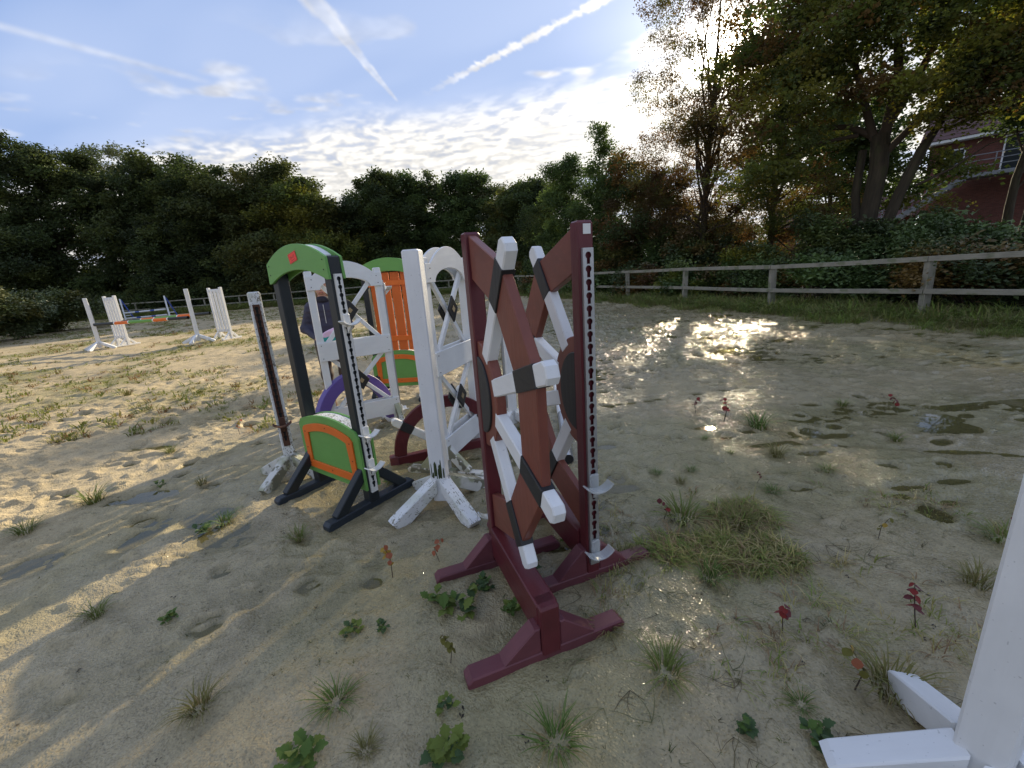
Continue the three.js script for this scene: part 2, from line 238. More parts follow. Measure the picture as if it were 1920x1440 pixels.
{
  const axis = (d0, d1, step, lo, hi, g) => { const a = []; for (let x = d0; x <= d1 + 1e-9; x += step) a.push(x); let s = step, x = a[a.length - 1]; while (x < hi) { s *= g; x += s; a.push(x); } s = step; x = d0; while (x > lo) { s *= g; x -= s; a.unshift(x); } return a; };
  const xs = axis(-3.6, 3.2, 0.019, -160, 160, 1.017), zs = axis(-5.2, -0.35, 0.019, -180, 60, 1.0165), nx = xs.length, nz = zs.length;
  const pos = new Float32Array(nx * nz * 3), uv = new Float32Array(nx * nz * 2), uv1 = new Float32Array(nx * nz * 2), col = new Float32Array(nx * nz * 3), idx = new Uint32Array((nx - 1) * (nz - 1) * 6);
  for (let j = 0; j < nz; j++) for (let i = 0; i < nx; i++) {
    const x = xs[i], z = zs[j], k = j * nx + i, w = wetness(x, z), off = fenceSide(x, z);
    const inside = Math.abs(x) < 60 && z > -60 && z < 6; const h = inside ? groundHeight(x, z) : 0.1;
    pos.set([x, h, z], 3 * k); uv.set([x, -z], 2 * k); uv1.set([(x + 13) / 26, (2 - z) / 26], 2 * k);
    const n1 = fbm(x * 0.7, z * 0.7, 4, 251), n2 = fbm(x * 3.1, z * 3.1, 3, 253);
    // dry sand -> wet sand; olive silt settled in the hollows; moss and soil beyond the arena
    let c = [mix(0.55, 0.41, w), mix(0.45, 0.35, w), mix(0.28, 0.215, w)].map((v) => v * (0.86 + 0.22 * n1 + 0.12 * (n2 - 0.5)));
    const alg = 0.4 * w * sstep(0.45, 0.7, fbm(x * 1.1 + 7, z * 1.1, 4, 259)); c = [mix(c[0], 0.27, alg), mix(c[1], 0.265, alg), mix(c[2], 0.125, alg)];
    const silt = sstep(0.002, -0.022, h) * 0.7; c = [mix(c[0], 0.20, silt), mix(c[1], 0.175, silt), mix(c[2], 0.085, silt)];
    const moss = (0.65 * sstep(0.52, 0.74, fbm(x * 0.6, z * 0.6, 4, 257)) * sstep(4, 11, -z - 0.2 * x) * (1 - w * 0.8)); c = [mix(c[0], 0.21, moss), mix(c[1], 0.215, moss), mix(c[2], 0.07, moss)];
    const soil = Math.max(sstep(-1.0, 0.2, off + (n2 - 0.5) * 0.5), sstep(-38.5, -40, z)); c = [mix(c[0], 0.075, soil), mix(c[1], 0.075, soil), mix(c[2], 0.035, soil)];
    col.set(c, 3 * k);
  }
  let q = 0; for (let j = 0; j < nz - 1; j++) for (let i = 0; i < nx - 1; i++) { const a = j * nx + i; idx[q++] = a; idx[q++] = a + nx; idx[q++] = a + 1; idx[q++] = a + 1; idx[q++] = a + nx; idx[q++] = a + nx + 1; }
  const g = new THREE.BufferGeometry(); g.setAttribute('position', new THREE.BufferAttribute(pos, 3)); g.setAttribute('uv', new THREE.BufferAttribute(uv, 2)); g.setAttribute('uv1', new THREE.BufferAttribute(uv1, 2)); g.setAttribute('color', new THREE.BufferAttribute(col, 3)); g.setIndex(new THREE.BufferAttribute(idx, 1)); g.computeVertexNormals();
  const sandMap = tex(1024, 1024, (u, v) => { const n = fbm(u * 24, v * 24, 5, 261, 24), f = vnoise(u * 256, v * 256, 263, 256), grit = hash2(Math.floor(u * 512), Math.floor(v * 512), 265); let c = 0.80 + 0.26 * (n - 0.5) + 0.16 * (f - 0.5); if (grit > 0.985) c *= 0.6; if (grit < 0.012) c *= 1.25; const bits = sstep(0.66, 0.80, fbm(u * 150, v * 150, 2, 267, 150)) * 0.22; return [c * (1 - bits), c * (1 - bits) * 0.99, c * (1 - bits) * 0.96]; });
  sandMap.repeat.set(1 / 1.7, 1 / 1.7);
  const sandBump = tex(1024, 1024, (u, v) => 0.5 * fbm(u * 20, v * 20, 4, 271, 20) + 0.3 * fbm(u * 90, v * 90, 2, 273, 90) + 0.2 * vnoise(u * 256, v * 256, 277, 256)); sandBump.repeat.set(1 / 1.3, 1 / 1.3);
  const wetMap = tex(2048, 2048, (u, v) => { const x = u * 26 - 13, z = 2 - v * 26, w = wetness(x, z), n = fbm(x * 1.7, z * 1.7, 4, 281), f = fbm(x * 9, z * 9, 3, 283); const film = sstep(0.40, 0.62, n * 0.75 + f * 0.25 + 0.16 * w) * (0.25 + 0.75 * w); return [0, clamp(0.88 - 0.66 * film - 0.12 * w + 0.1 * (f - 0.5)), 0]; });
  wetMap.wrapS = wetMap.wrapT = THREE.ClampToEdgeWrapping; wetMap.channel = 1;
  structure('ground', g, new THREE.MeshPhysicalMaterial({ vertexColors: true, map: sandMap, roughness: 1, roughnessMap: wetMap, bumpMap: sandBump, bumpScale: 0.012, ior: 1.4 }));
  const wg = new THREE.PlaneGeometry(17, 24); wg.rotateX(-Math.PI / 2); wg.translate(4.2, WATER_Y, -11.6);
  structure('puddle_water', wg, new THREE.MeshPhysicalMaterial({ color: RGB(0.62, 0.60, 0.40), roughness: 0.03, transmission: 0.95, thickness: 0, ior: 1.33 }));
}

// ---------------------------------------------------------------- fences
function postAndRail(label, pts, H, seed, postW, railH) {
  const f = thing('fence', label, 'fence', [pts[0][0], 0, pts[0][1]]), r = rng(seed), o = V(pts[0][0], 0, pts[0][1]), tops = [];
  pts.forEach(([x, z], i) => {
    const b = V(x, groundHeight(x, z) - 0.12, z).sub(o), t = V(x + (r() - 0.5) * 0.07, H + groundHeight(x, z) - 0.09 + (r() - 0.5) * 0.03, z + (r() - 0.5) * 0.04).sub(o); tops.push([b, t]);
    obj('post', between(b, t, postW, postW * 0.8, V(0, 0, 1), 0.008), M.fence, f);
  });
  for (let i = 0; i < pts.length - 1; i++) for (const k of [0.975, 0.50]) {
    const [b0, t0] = tops[i], [b1, t1] = tops[i + 1], a = b0.clone().lerp(t0, k), b = b1.clone().lerp(t1, k), dir = b.clone().sub(a).normalize(), side = dir.clone().cross(V(0, 1, 0)).multiplyScalar(-(postW * 0.5 + 0.012));
    a.add(side).addScaledVector(dir, 0.006); b.add(side).addScaledVector(dir, -0.006);
    if (k > 0.9) { a.y += 0.03; b.y += 0.03; }
    const midp = a.clone().lerp(b, 0.5); midp.y += (r() - 0.5) * 0.025;
    obj('rail', merge([between(a, midp, 0.04, railH, V(0, 1, 0), 0.005), between(midp, b, 0.04, railH, V(0, 1, 0), 0.005)]), M.fence, f);
  }
  return f;
}
{ const p = []; for (let i = -3; i <= 9; i++) p.push([FX + FVX * i, FZ + FVZ * i]); postAndRail('weathered grey post and rail fence along the bushes beside the wet sand', p, 1.22, 301, 0.15, 0.10); }
{ const p = []; for (let i = 0; i <= 15; i++) p.push([-1.9 - i * 3.3, -40.2 - 0.05 * i]); postAndRail('distant grey post and rail fence in front of the long hedge', p, 1.2, 307, 0.13, 0.10); }

// ---------------------------------------------------------------- pieces shared by the jump stands
const keyhole = (y, r = 0.0142) => { const s = new THREE.Path(); const w = r * 0.55, L = r * 2.45; s.moveTo(-w, y - L); s.lineTo(w, y - L); s.lineTo(w, y - Math.sqrt(r * r - w * w)); s.absarc(0, y, r, -Math.PI / 2 + Math.asin(w / r), 1.5 * Math.PI - Math.asin(w / r), false); s.closePath(); return s; };
// a channel with keyholes, standing on y = 0, its face towards +z
function holeStrip(H, width = 0.05, pitch = 0.055, first = 0.03) {
  const s = poly([[-width / 2, 0], [width / 2, 0], [width / 2, H], [-width / 2, H]]);
  for (let y = H - first; y > 0.06; y -= pitch) s.holes.push(keyhole(y));
  const face = new THREE.ExtrudeGeometry(s, { depth: 0.003, bevelEnabled: false, curveSegments: 8 }); face.translate(0, 0, 0.013);
  const g = boxUV(plain(face)); return merge([g, at(bar(0.003, H, 0.0158, 0.0005), -width / 2 + 0.0015, H / 2, 0.0079 - 0.003), at(bar(0.003, H, 0.0158, 0.0005), width / 2 - 0.0015, H / 2, 0.0079 - 0.003)]);
}
// a pole cup: a back block with a shallow cradle, hooked at its origin, cradle towards +z
function cupGeometry() {
  const s = new THREE.Shape(), n = 14, R = 0.092; for (let i = 0; i <= n; i++) { const a = -Math.PI / 2 + (i / n - 0.5) * 1.75; i ? s.lineTo(Math.cos(a) * R, R + Math.sin(a) * R) : s.moveTo(Math.cos(a) * R, R + Math.sin(a) * R); }
  for (let i = n; i >= 0; i--) { const a = -Math.PI / 2 + (i / n - 0.5) * 1.72; s.lineTo(Math.cos(a) * (R - 0.008), R + Math.sin(a) * (R - 0.008)); } s.closePath();
  const tr = at(plate(s, 0.055, 0.002), 0, -0.02, 0.045);
  const back = at(bar(0.046, 0.085, 0.016, 0.005), 0, 0.012, 0.009), rib = at(plate(poly([[0, 0], [0.05, 0.012], [0.05, 0.02], [0, -0.04]]), 0.02, 0.002), 0, -0.03, 0.012, 0, -Math.PI / 2, 0);
  return merge([tr, back, rib]);
}
const cupShape = cupGeometry();
function cup(stand, x, y, z, turn, label, mat = M.plastic, group = 'pole cups hooked into the stands') {
  stand.updateMatrixWorld(true); const p = V(x, y, z).applyMatrix4(stand.matrixWorld); const m = single('pole_cup', cupShape, mat, label, 'pole cup', group); m.position.copy(p); m.rotation.y = stand.rotation.y + turn; return m;
}
// a foot across the wing (along z): bar on the ground with a sloped brace to each side
function crossFoot(len, w, h, braceH, braceL, mat, braceMat, parent, x, postHalf, solid) {
  const e = 0.02, L = len / 2, s = poly([[-L, 0.012], [-L + e, 0], [L - e, 0], [L, 0.012], [L, h - e], [L - e, h], [-L + e, h], [-L, h - e]]);
  const foot = obj('foot', at(plate(s, w, 0.006), x, 0.0, 0, 0, Math.PI / 2, 0), mat, parent);
  for (const k of [-1, 1]) { const g = solid ? at(plate(poly([[postHalf + 0.001, h - 0.004], [postHalf + braceL, h - 0.004], [postHalf + 0.025, braceH], [postHalf + 0.001, braceH]].map(([a, b]) => [-k * a, b])), w * 0.92, 0.005), x, 0, 0, 0, Math.PI / 2, 0) : between(V(x, braceH, k * (postHalf - 0.012)), V(x, h - 0.012, k * (postHalf + braceL)), w * 0.82, 0.07, V(0, 1, 0), 0.005); obj('brace', g, braceMat, foot); }
  return foot;
}
const screwShape = new THREE.CylinderGeometry(0.0045, 0.0045, 0.003, 8).rotateX(Math.PI / 2);
function screws(parent, list) { for (const [x, y, z] of list) { const m = obj('screw', screwShape, M.screw, parent); m.position.set(x, y, z); } }

// ---------------------------------------------------------------- brown wings shaped like half a ship's wheel
function shipWheelWing(label, pos, dir) {
  const t = thing('ship_wheel_wing', label, 'jump wing', [pos[0], groundHeight(pos[0], pos[1]) - 0.012, pos[1]], yaw(dir[0], dir[1]), 'brown ship-wheel wings');
  const CY = 1.0, RO = 0.735, RI = 0.545, X0 = 0.036, D = Math.PI / 180;
  const post = obj('post', at(bar(0.072, 1.75, 0.072, 0.006), 0, 0.875, 0), M.redDark, t);
  const lab = obj('name_plate', at(bar(0.002, 0.04, 0.036, 0.0005), -0.038, 1.715, 0.004), M.plastic, post);
  screws(lab, []);
  obj('hole_strip', at(holeStrip(1.53), -0.0365, 0.11, 0, 0, -Math.PI / 2, 0), M.steel, t);
  // rim: five straight boards between the spokes
  const A = [90, 54, 18, -18, -54, -90];
  for (let i = 0; i < 5; i++) {
    const a = A[i] * D, b = A[i + 1] * D, P = (r, q) => [Math.max(X0, Math.cos(q) * r), CY + Math.sin(q) * r];
    obj('rim_board', plate(poly([P(RI, a), P(RO, a), P(RO, b), P(RI, b)].filter((p, k, l) => k === 0 || p[0] !== l[k - 1][0] || p[1] !== l[k - 1][1])), 0.038 + (i % 2) * 0.003, 0.004), M.red, t);
  }
  for (const q of [54, 18, -18, -54]) {
    const u = [Math.cos(q * D), Math.sin(q * D)], w = 0.04, L = RO + 0.10, pt = (r, s) => [u[0] * r - u[1] * s, CY + u[1] * r + u[0] * s];
    const sp = obj('spoke', plate(poly([pt(0.235, -w), pt(L - 0.02, -w), pt(L, -w + 0.02), pt(L, w - 0.02), pt(L - 0.02, w), pt(0.235, w)]), 0.050, 0.005), M.white, t);
    obj('band', plate(poly([pt(RI - 0.004, -w - 0.003), pt(RO + 0.004, -w - 0.003), pt(RO + 0.004, w + 0.003), pt(RI - 0.004, w + 0.003)]), 0.057, 0.003), M.black, sp);
  }
  const half = (r, d, m, n) => { const s = new THREE.Shape(); s.moveTo(X0, CY - r); for (let i = 0; i <= 24; i++) { const a = -Math.PI / 2 + i / 24 * Math.PI; s.lineTo(X0 + Math.cos(a) * (r - X0), CY + Math.sin(a) * r); } s.closePath(); return obj(n, plate(s, d, 0.004), m, t); };
  half(0.262, 0.046, M.red, 'hub_ring'); half(0.19, 0.066, M.black, 'hub');
  const beam = obj('base_beam', at(bar(0.60, 0.175, 0.092, 0.005), 0.338, 0.177, 0), M.redDark, t);
  obj('end_block', at(bar(0.088, 0.235, 0.085, 0.006), 0.622, 0.147, 0), M.redDark, t);
  crossFoot(0.72, 0.075, 0.055, 0.19, 0.17, M.redFoot, M.redFoot, t, 0, 0.036, true); crossFoot(0.72, 0.078, 0.055, 0.17, 0.17, M.redFoot, M.redFoot, t, 0.622, 0.042, true);
  return t;
}
const wingL = shipWheelWing('brown ship-wheel wing with its low end and broad foot nearest the camera', [-0.141, -2.007], [0.224, 0.619]);
const wingR = shipWheelWing('brown ship-wheel wing with its tall post and steel hole strip facing the camera', [0.337, -1.857], [-0.224, -0.619]);
cup(wingR, -0.052, 0.56, 0, -Math.PI / 2, 'clear plastic pole cup halfway down the brown post', M.clearPlastic); cup(wingR, -0.052, 0.20, 0, -Math.PI / 2, 'clear plastic pole cup at the foot of the brown post', M.clearPlastic);
cup(wingL, -0.052, 0.26, 0, -Math.PI / 2, 'clear plastic pole cup low on the far brown post', M.clearPlastic);

// ---------------------------------------------------------------- green and orange arched wings
function archedWing(label, pos, dir, planks) {
  const t = thing('arched_wing', label, 'jump wing', [pos[0], groundHeight(pos[0], pos[1]) - 0.012, pos[1]], yaw(dir[0], dir[1]), 'green and orange arched wings'), W = 0.66;
  for (const x of [0, W]) { obj('post', at(bar(0.078, 1.70, 0.082, 0.006), x, 0.89, 0), M.blackWood, t); crossFoot(0.74, 0.075, 0.06, 0.30, 0.24, M.blackFoot, M.blackWood, t, x, 0.04); obj('foot_block', at(bar(0.074, 0.06, 0.078, 0.004), x, 0.068, 0), M.blackFoot, t); }
  const arc = (x0, y0, x1, y1, xm, ym, n = 24) => { const o = []; for (let i = 0; i <= n; i++) { const s = i / n; o.push([(1 - s) * (1 - s) * x0 + 2 * s * (1 - s) * xm + s * s * x1, (1 - s) * (1 - s) * y0 + 2 * s * (1 - s) * ym + s * s * y1]); } return o; };
  const a0 = -0.045, a1 = W + 0.045, mid = W / 2;
  const archPts = [...arc(a0 + 0.008, 1.735, a1 - 0.008, 1.735, mid, 1.945), [a1, 1.60], ...arc(a1 - 0.03, 1.60, a0 + 0.03, 1.60, mid, 1.755), [a0, 1.60]];
  for (const k of [1, -1]) { const p = obj('arch_board', at(plate(poly(archPts), 0.018, 0.002), 0, 0, k * 0.0505), M.green, t); if (k > 0) screws(p, [[a0 + 0.04, 1.66, 0.0605], [a1 - 0.04, 1.66, 0.0605], [a0 + 0.04, 1.72, 0.0605], [a1 - 0.04, 1.72, 0.0605]]); }
  obj('arch_top', plate(poly([...arc(0.042, 1.752, W - 0.042, 1.752, mid, 1.918), ...arc(W - 0.042, 1.735, 0.042, 1.735, mid, 1.895)]), 0.08, 0.002), M.white, t);
  // lower panel front and back with an orange frame
  const pts = [[-0.055, 0.155], [W + 0.045, 0.155], [W + 0.045, 0.545], ...arc(W + 0.015, 0.59, -0.025, 0.59, mid, 0.71), [-0.055, 0.55]];
  for (const k of [1, -1]) {
    const p = obj('panel', at(plate(poly(pts), 0.018, 0.002), 0, 0, k * 0.0505), M.green, t);
    const outer = poly([[0.01, 0.205], [W - 0.02, 0.205], [W - 0.02, 0.515], ...arc(W - 0.05, 0.545, 0.03, 0.545, mid, 0.645), [0.005, 0.52]]);
    const hole = new THREE.Path(); [[0.065, 0.265], ...arc(0.075, 0.495, W - 0.095, 0.495, mid, 0.575), [W - 0.075, 0.265]].forEach(([x, y], i) => (i ? hole.lineTo(x, y) : hole.moveTo(x, y))); hole.closePath(); outer.holes.push(hole);
    const fr = obj('panel_frame', at(plate(outer, 0.012, 0.002), 0, 0, k * 0.0655), M.orange, p); if (k > 0) screws(fr, [[0.04, 0.24, 0.072], [W - 0.05, 0.24, 0.072], [0.04, 0.5, 0.072], [W - 0.05, 0.5, 0.072], [mid, 0.235, 0.072], [mid, 0.57, 0.072], [0.035, 0.37, 0.072], [W - 0.045, 0.37, 0.072]]);
  }
  obj('panel_top', plate(poly([...arc(0.042, 0.602, W - 0.042, 0.602, mid, 0.69), ...arc(W - 0.042, 0.58, 0.042, 0.58, mid, 0.665)]), 0.082, 0.002), M.whiteWorn, t);
  if (planks) {
    for (let i = 0; i < 4; i++) obj('plank', at(bar(0.118, 1.02, 0.018, 0.002), 0.125 + i * 0.137, 1.15, 0.0), M.orangePlank, t);
    for (const y of [0.80, 1.52]) obj('batten', plate(poly([...arc(0.04, y - 0.035, W - 0.04, y - 0.035, mid, y - 0.015), ...arc(W - 0.04, y + 0.025, 0.04, y + 0.025, mid, y + 0.055)]), 0.052, 0.002), M.orange, t);
  }
  obj('name_plate', at(bar(0.028, 0.04, 0.002, 0.0005), W + 0.002, 1.70, 0.0425), M.plastic, t);
  obj('hole_strip', at(holeStrip(1.50, 0.05, 0.05), W + 0.0395, 0.13, 0.0, 0, Math.PI / 2, 0), M.plastic, t);
  return t;
}
const greenNear = archedWing('green arched wing with open frame, black posts and orange-framed panel, price sticker on top', [-1.60, -3.12], [0.548, 0.403], false);
const greenFar = archedWing('green arched wing filled with upright orange planks behind the white lattice wings', [-1.81, -5.64], [0.80, 0.076], true);
{ // the price sticker on the near arch
  const st = document.createElement('canvas'); st.width = 128; st.height = 96; const c = st.getContext('2d'); c.fillStyle = '#f2391f'; c.fillRect(0, 0, 128, 96); c.strokeStyle = '#8f1208'; c.lineWidth = 4; c.strokeRect(6, 6, 116, 84); c.lineWidth = 5; c.beginPath(); for (const [x0, y0, x1, y1] of [[24, 34, 38, 34], [30, 34, 30, 62], [46, 36, 46, 60], [46, 36, 60, 50], [72, 32, 70, 60], [84, 32, 98, 32], [90, 32, 86, 58], [30, 76, 96, 72]]) { c.moveTo(x0, y0); c.lineTo(x1, y1); } c.stroke();
  const mt = new THREE.CanvasTexture(st); mt.colorSpace = THREE.SRGBColorSpace;
  const g = new THREE.PlaneGeometry(0.10, 0.062); const m = obj('price_sticker', g, new THREE.MeshStandardMaterial({ map: mt, roughness: 0.5 }), greenNear); m.position.set(0.335, 1.757, 0.0625); m.rotation.z = 0.22;
}
cup(greenNear, 0.715, 1.33, 0, Math.PI / 2, 'white pole cup highest on the hole strip of the near green wing'); cup(greenNear, 0.715, 0.57, 0, Math.PI / 2, 'white pole cup level with the top of the green panel'); cup(greenNear, 0.715, 0.33, 0, Math.PI / 2, 'white pole cup lowest on the hole strip of the near green wing');

// ---------------------------------------------------------------- white lattice wings with black diamonds
function latticeWing(label, pos, dir) {
  const t = thing('lattice_wing', label, 'jump wing', [pos[0], groundHeight(pos[0], pos[1]) - 0.012, pos[1]], yaw(dir[0], dir[1]), 'white lattice wings'), W = 0.65;
  for (const x of [0, W]) { obj('post', at(bar(0.068, 1.71, 0.068, 0.005), x, 0.855, 0), M.white, t); crossFoot(0.70, 0.072, 0.055, 0.24, 0.17, M.whiteMould, M.whiteMould, t, x, 0.034); }
  const arch = []; const N = 30; for (let i = 0; i <= N; i++) { const s = i / N, x = mix(-0.034, W + 0.034, s), q = Math.abs(s - 0.5) * 2; arch.push([x, q > 0.78 ? 1.665 : 1.665 + 0.125 * Math.pow(Math.cos(q / 0.78 * Math.PI / 2), 0.8)]); }
  arch.push([W + 0.034, 1.53], [W - 0.06, 1.53]); for (let i = 0; i <= 16; i++) { const a = i / 16 * Math.PI; arch.push([W / 2 + Math.cos(a) * (W / 2 - 0.085), 1.53 + Math.sin(a) * 0.10]); } arch.push([0.06, 1.53], [-0.034, 1.53]);
  for (const k of [1, -1]) {
    const ar = obj('arch_board', at(plate(poly(arch), 0.018, 0.002), 0, 0, k * 0.0435), M.white, t); const mr = obj('middle_rail', at(bar(W + 0.066, 0.185, 0.018, 0.002), W / 2, 0.925, k * 0.0435), M.white, t), br = obj('bottom_rail', at(bar(W + 0.066, 0.185, 0.018, 0.002), W / 2, 0.235, k * 0.0435), M.white, t);
    if (k > 0) { const z = 0.0535; screws(ar, [[0.01, 1.56, z], [0.02, 1.63, z], [W - 0.01, 1.56, z], [W - 0.02, 1.63, z]]); screws(mr, [[0, 0.86, z], [0, 0.99, z], [W, 0.86, z], [W, 0.99, z]]); screws(br, [[0, 0.17, z], [0, 0.30, z], [W, 0.17, z], [W, 0.30, z]]); }
  }
  for (const [y0, y1] of [[0.33, 0.83], [1.02, 1.60]]) {
    const c = V(W / 2, (y0 + y1) / 2, 0);
    obj('lattice_slat', between(V(0.05, y0 - 0.03, 0.017), V(W - 0.05, y1 + 0.03, 0.017), 0.03, 0.042, V(0, 1, 0)), M.white, t); obj('lattice_slat', between(V(0.05, y1 + 0.03, -0.017), V(W - 0.05, y0 - 0.03, -0.017), 0.03, 0.042, V(0, 1, 0)), M.white, t);
    for (const k of [1, -1]) { const d = obj('diamond', at(plate(poly([[0, -0.105], [0.082, 0], [0, 0.105], [-0.082, 0]]), 0.016, 0.002), c.x, c.y, k * 0.043), M.black, t); obj('diamond_centre', at(plate(poly([[0, -0.03], [0.026, 0], [0, 0.03], [-0.026, 0]]), 0.004, 0.001), c.x, c.y, k * 0.0525), M.bareWood, d); }
  }
  obj('hole_strip', at(holeStrip(1.45, 0.045, 0.055), W + 0.0345, 0.13, 0, 0, Math.PI / 2, 0), M.steel, t);
  return t;
}
const latC = latticeWing('white lattice wing with black diamonds right behind the thick white post', [-0.585, -3.132], [0.222, -0.605]);
const latD = latticeWing('white lattice wing with black diamonds seen through the near green wing', [-1.885, -4.19], [0.463, -0.25]);
cup(latD, 0.70, 0.16, 0, Math.PI / 2, 'white pole cup low on the lattice wing before the orange planks'); cup(latD, 0.70, 1.50, 0, Math.PI / 2, 'white pole cup at the top of the lattice wing before the orange planks');

// ---------------------------------------------------------------- single posts on four splayed feet
function fourFootPost(label, pos, turn, H, w, opts = {}) {
  const t = thing('post_stand', label, 'jump stand', [pos[0], groundHeight(pos[0], pos[1]) - 0.008, pos[1]], turn, opts.group ?? 'white posts on four feet'), b = opts.lift ?? 0.06;
  obj('post', at(bar(w, H - b, w, 0.007), 0, b + (H - b) / 2, 0), opts.mat ?? M.white, t);
  const fm = opts.foot ?? M.whiteWorn, L = opts.len ?? 0.36;
  for (let i = 0; i < 4; i++) { // a beam that slopes to the ground, its far end cut level with the sand
    const a = i * Math.PI / 2 + Math.PI / 4, h0 = opts.h0 ?? 0.20, s = poly([[w * 0.52, h0 - 0.085], [w * 0.52, h0 + 0.01], [L - 0.02, 0.062], [L, 0.045], [L - 0.03, 0.0], [L - 0.12, 0.0]]);
    obj('foot', at(plate(s, w * 0.8, 0.006), 0, 0, 0, 0, a, 0), i === opts.mouldy ? M.whiteMould : fm, t);
  }
  if (opts.strip) obj('hole_strip', at(holeStrip(opts.strip, 0.048, 0.05), ...(opts.stripAt ?? [0, 0.25, w / 2 + 0.001, 0, 0, 0])), opts.stripMat ?? M.steel, t);
  return t;
}
const bigPost = fourFootPost('thick white post with green algae streaks above four flaking feet', [-0.545, -2.66], -0.10, 1.735, 0.105, { len: 0.40, h0: 0.22, mouldy: 0, group: 'white posts near the brown wings' });
{ // algae grown in streaks on the foot of that post
  const alg = new THREE.MeshStandardMaterial({ color: RGB(0.05, 0.065, 0.022), roughness: 0.95 }), r = rng(515), shapes = [];
  for (let i = 0; i < 16; i++) { const x = (r() - 0.5) * 0.085, w = 0.002 + r() * 0.006, y0 = 0.235 + r() * 0.03, h = 0.03 + 0.13 * r() * r(), face = r() < 0.65 ? 0 : -Math.PI / 2; const g = at(plate(poly([[-w, 0], [w, 0], [w * 1.3, h * 0.4], [w * 0.9, h * 0.9], [w * 0.2, h], [-w * 0.8, h * 0.85], [-w * 1.2, h * 0.3]]), 0.002, 0), x, y0, 0.0532); g.rotateY(face); shapes.push(g); }
  tag(obj('algae_streaks', shapes, alg, bigPost), null, null, null, 'stuff');
}
const slimPost = fourFootPost('weathered white post with a rusty hole strip left of the near green wing', [-1.93, -3.32], 0.50, 1.555, 0.088, { len: 0.34, mat: M.whiteWorn, foot: M.whiteMould, strip: 1.16, stripMat: M.rust, stripAt: [0, 0.30, 0.045, 0, 0, 0], group: 'white posts near the brown wings' });
obj('keyhole_shade_plate', at(bar(0.042, 1.15, 0.004, 0.001), 0, 0.875, 0.0475), M.dark, slimPost);  // dark plate added behind the keyholes so they read as shaded recesses
{ const c1 = single('pole_cup', cupShape, M.rust, 'rusty iron pole cup on the weathered white post', 'pole cup', 'pole cups hooked into the stands'); slimPost.updateMatrixWorld(true); c1.position.copy(V(0, 0.50, 0.062).applyMatrix4(slimPost.matrixWorld)); c1.rotation.y = slimPost.rotation.y; }
fourFootPost('white post with steel strip half hidden behind the near brown wing', [-0.02, -4.12], 0.25, 1.60, 0.09, { len: 0.36, foot: M.whiteWorn, strip: 1.25, stripAt: [-0.046, 0.24, 0, 0, -Math.PI / 2, 0], group: 'white posts near the brown wings' });
fourFootPost('white post cut off by the picture edge, closest of all to the camera', [1.205, -0.815], 0.48, 1.70, 0.105, { len: 0.36, h0: 0.19, foot: M.white, group: 'white posts near the brown wings' });

// ---------------------------------------------------------------- low fillers: half wheel and purple arch
{ const t = thing('half_wheel_filler', 'low brown half wheel with white spokes and black hub on the ground', 'jump filler', [-1.06, groundHeight(-0.66, -3.54) - 0.01, -3.40], yaw(0.881, -0.336)), D = Math.PI / 180, cx = 0.47, cy = 0.085, RO = 0.48, RI = 0.375;
  obj('base_beam', at(bar(1.02, 0.085, 0.06, 0.005), cx, 0.045, 0), M.redDark, t);
  for (let i = 0; i < 3; i++) { const a0 = i * 60, a1 = a0 + 60, p = []; for (let k = 0; k <= 10; k++) { const a = mix(a0, a1, k / 10) * D; p.push([cx + Math.cos(a) * RO, cy + Math.sin(a) * RO]); } for (let k = 10; k >= 0; k--) { const a = mix(a0, a1, k / 10) * D; p.push([cx + Math.cos(a) * RI, cy + Math.sin(a) * RI]); } obj('rim_board', plate(poly(p), 0.045, 0.003), M.redDark, t); }
  for (const q of [36, 72, 108, 144]) { const u = [Math.cos(q * D), Math.sin(q * D)], w = 0.033, L = RO + 0.09, pt = (r, s) => [cx + u[0] * r - u[1] * s, cy + u[1] * r + u[0] * s]; const rim = []; for (let k = 0; k <= 8; k++) { const a = -Math.PI / 2 + k / 8 * Math.PI; rim.push(pt(L - w + Math.cos(a) * w, Math.sin(a) * w)); }
    const s = obj('spoke', plate(poly([pt(0.13, -w), ...rim, pt(0.13, w)]), 0.058, 0.004), M.white, t); obj('band', plate(poly([pt(RI - 0.004, -w - 0.004), pt(RO + 0.004, -w - 0.004), pt(RO + 0.004, w + 0.004), pt(RI - 0.004, w + 0.004)]), 0.068, 0.002), M.black, s); }
  const h = new THREE.Shape(); h.absarc(cx, cy + 0.002, 0.155, 0, Math.PI, false); h.closePath(); obj('hub', plate(h, 0.075, 0.003), M.black, t);
  obj('end_block', at(bar(0.07, 0.09, 0.075, 0.006), -0.02, 0.055, 0), M.redFoot, t);
}
{ const t = thing('arch_filler', 'low purple arch standing behind the near green wing', 'jump filler', [-2.02, groundHeight(-1.9, -4.0) - 0.01, -4.02], yaw(0.62, -0.62)), R = 0.56, r2 = 0.435, cx = 0.45;
  const p = []; for (let k = 0; k <= 28; k++) { const a = k / 28 * Math.PI; p.push([cx + Math.cos(a) * R * 0.82, 0.06 + Math.sin(a) * R * 1.08]); } for (let k = 28; k >= 0; k--) { const a = k / 28 * Math.PI; p.push([cx + Math.cos(a) * r2 * 0.80, 0.06 + Math.sin(a) * r2 * 1.08]); }
  obj('arch', plate(poly(p), 0.10, 0.005), M.purple, t); for (const x of [cx - 0.405, cx + 0.405]) obj('foot', at(bar(0.12, 0.06, 0.34, 0.006), x, 0.03, 0), M.whiteWorn, t);
}
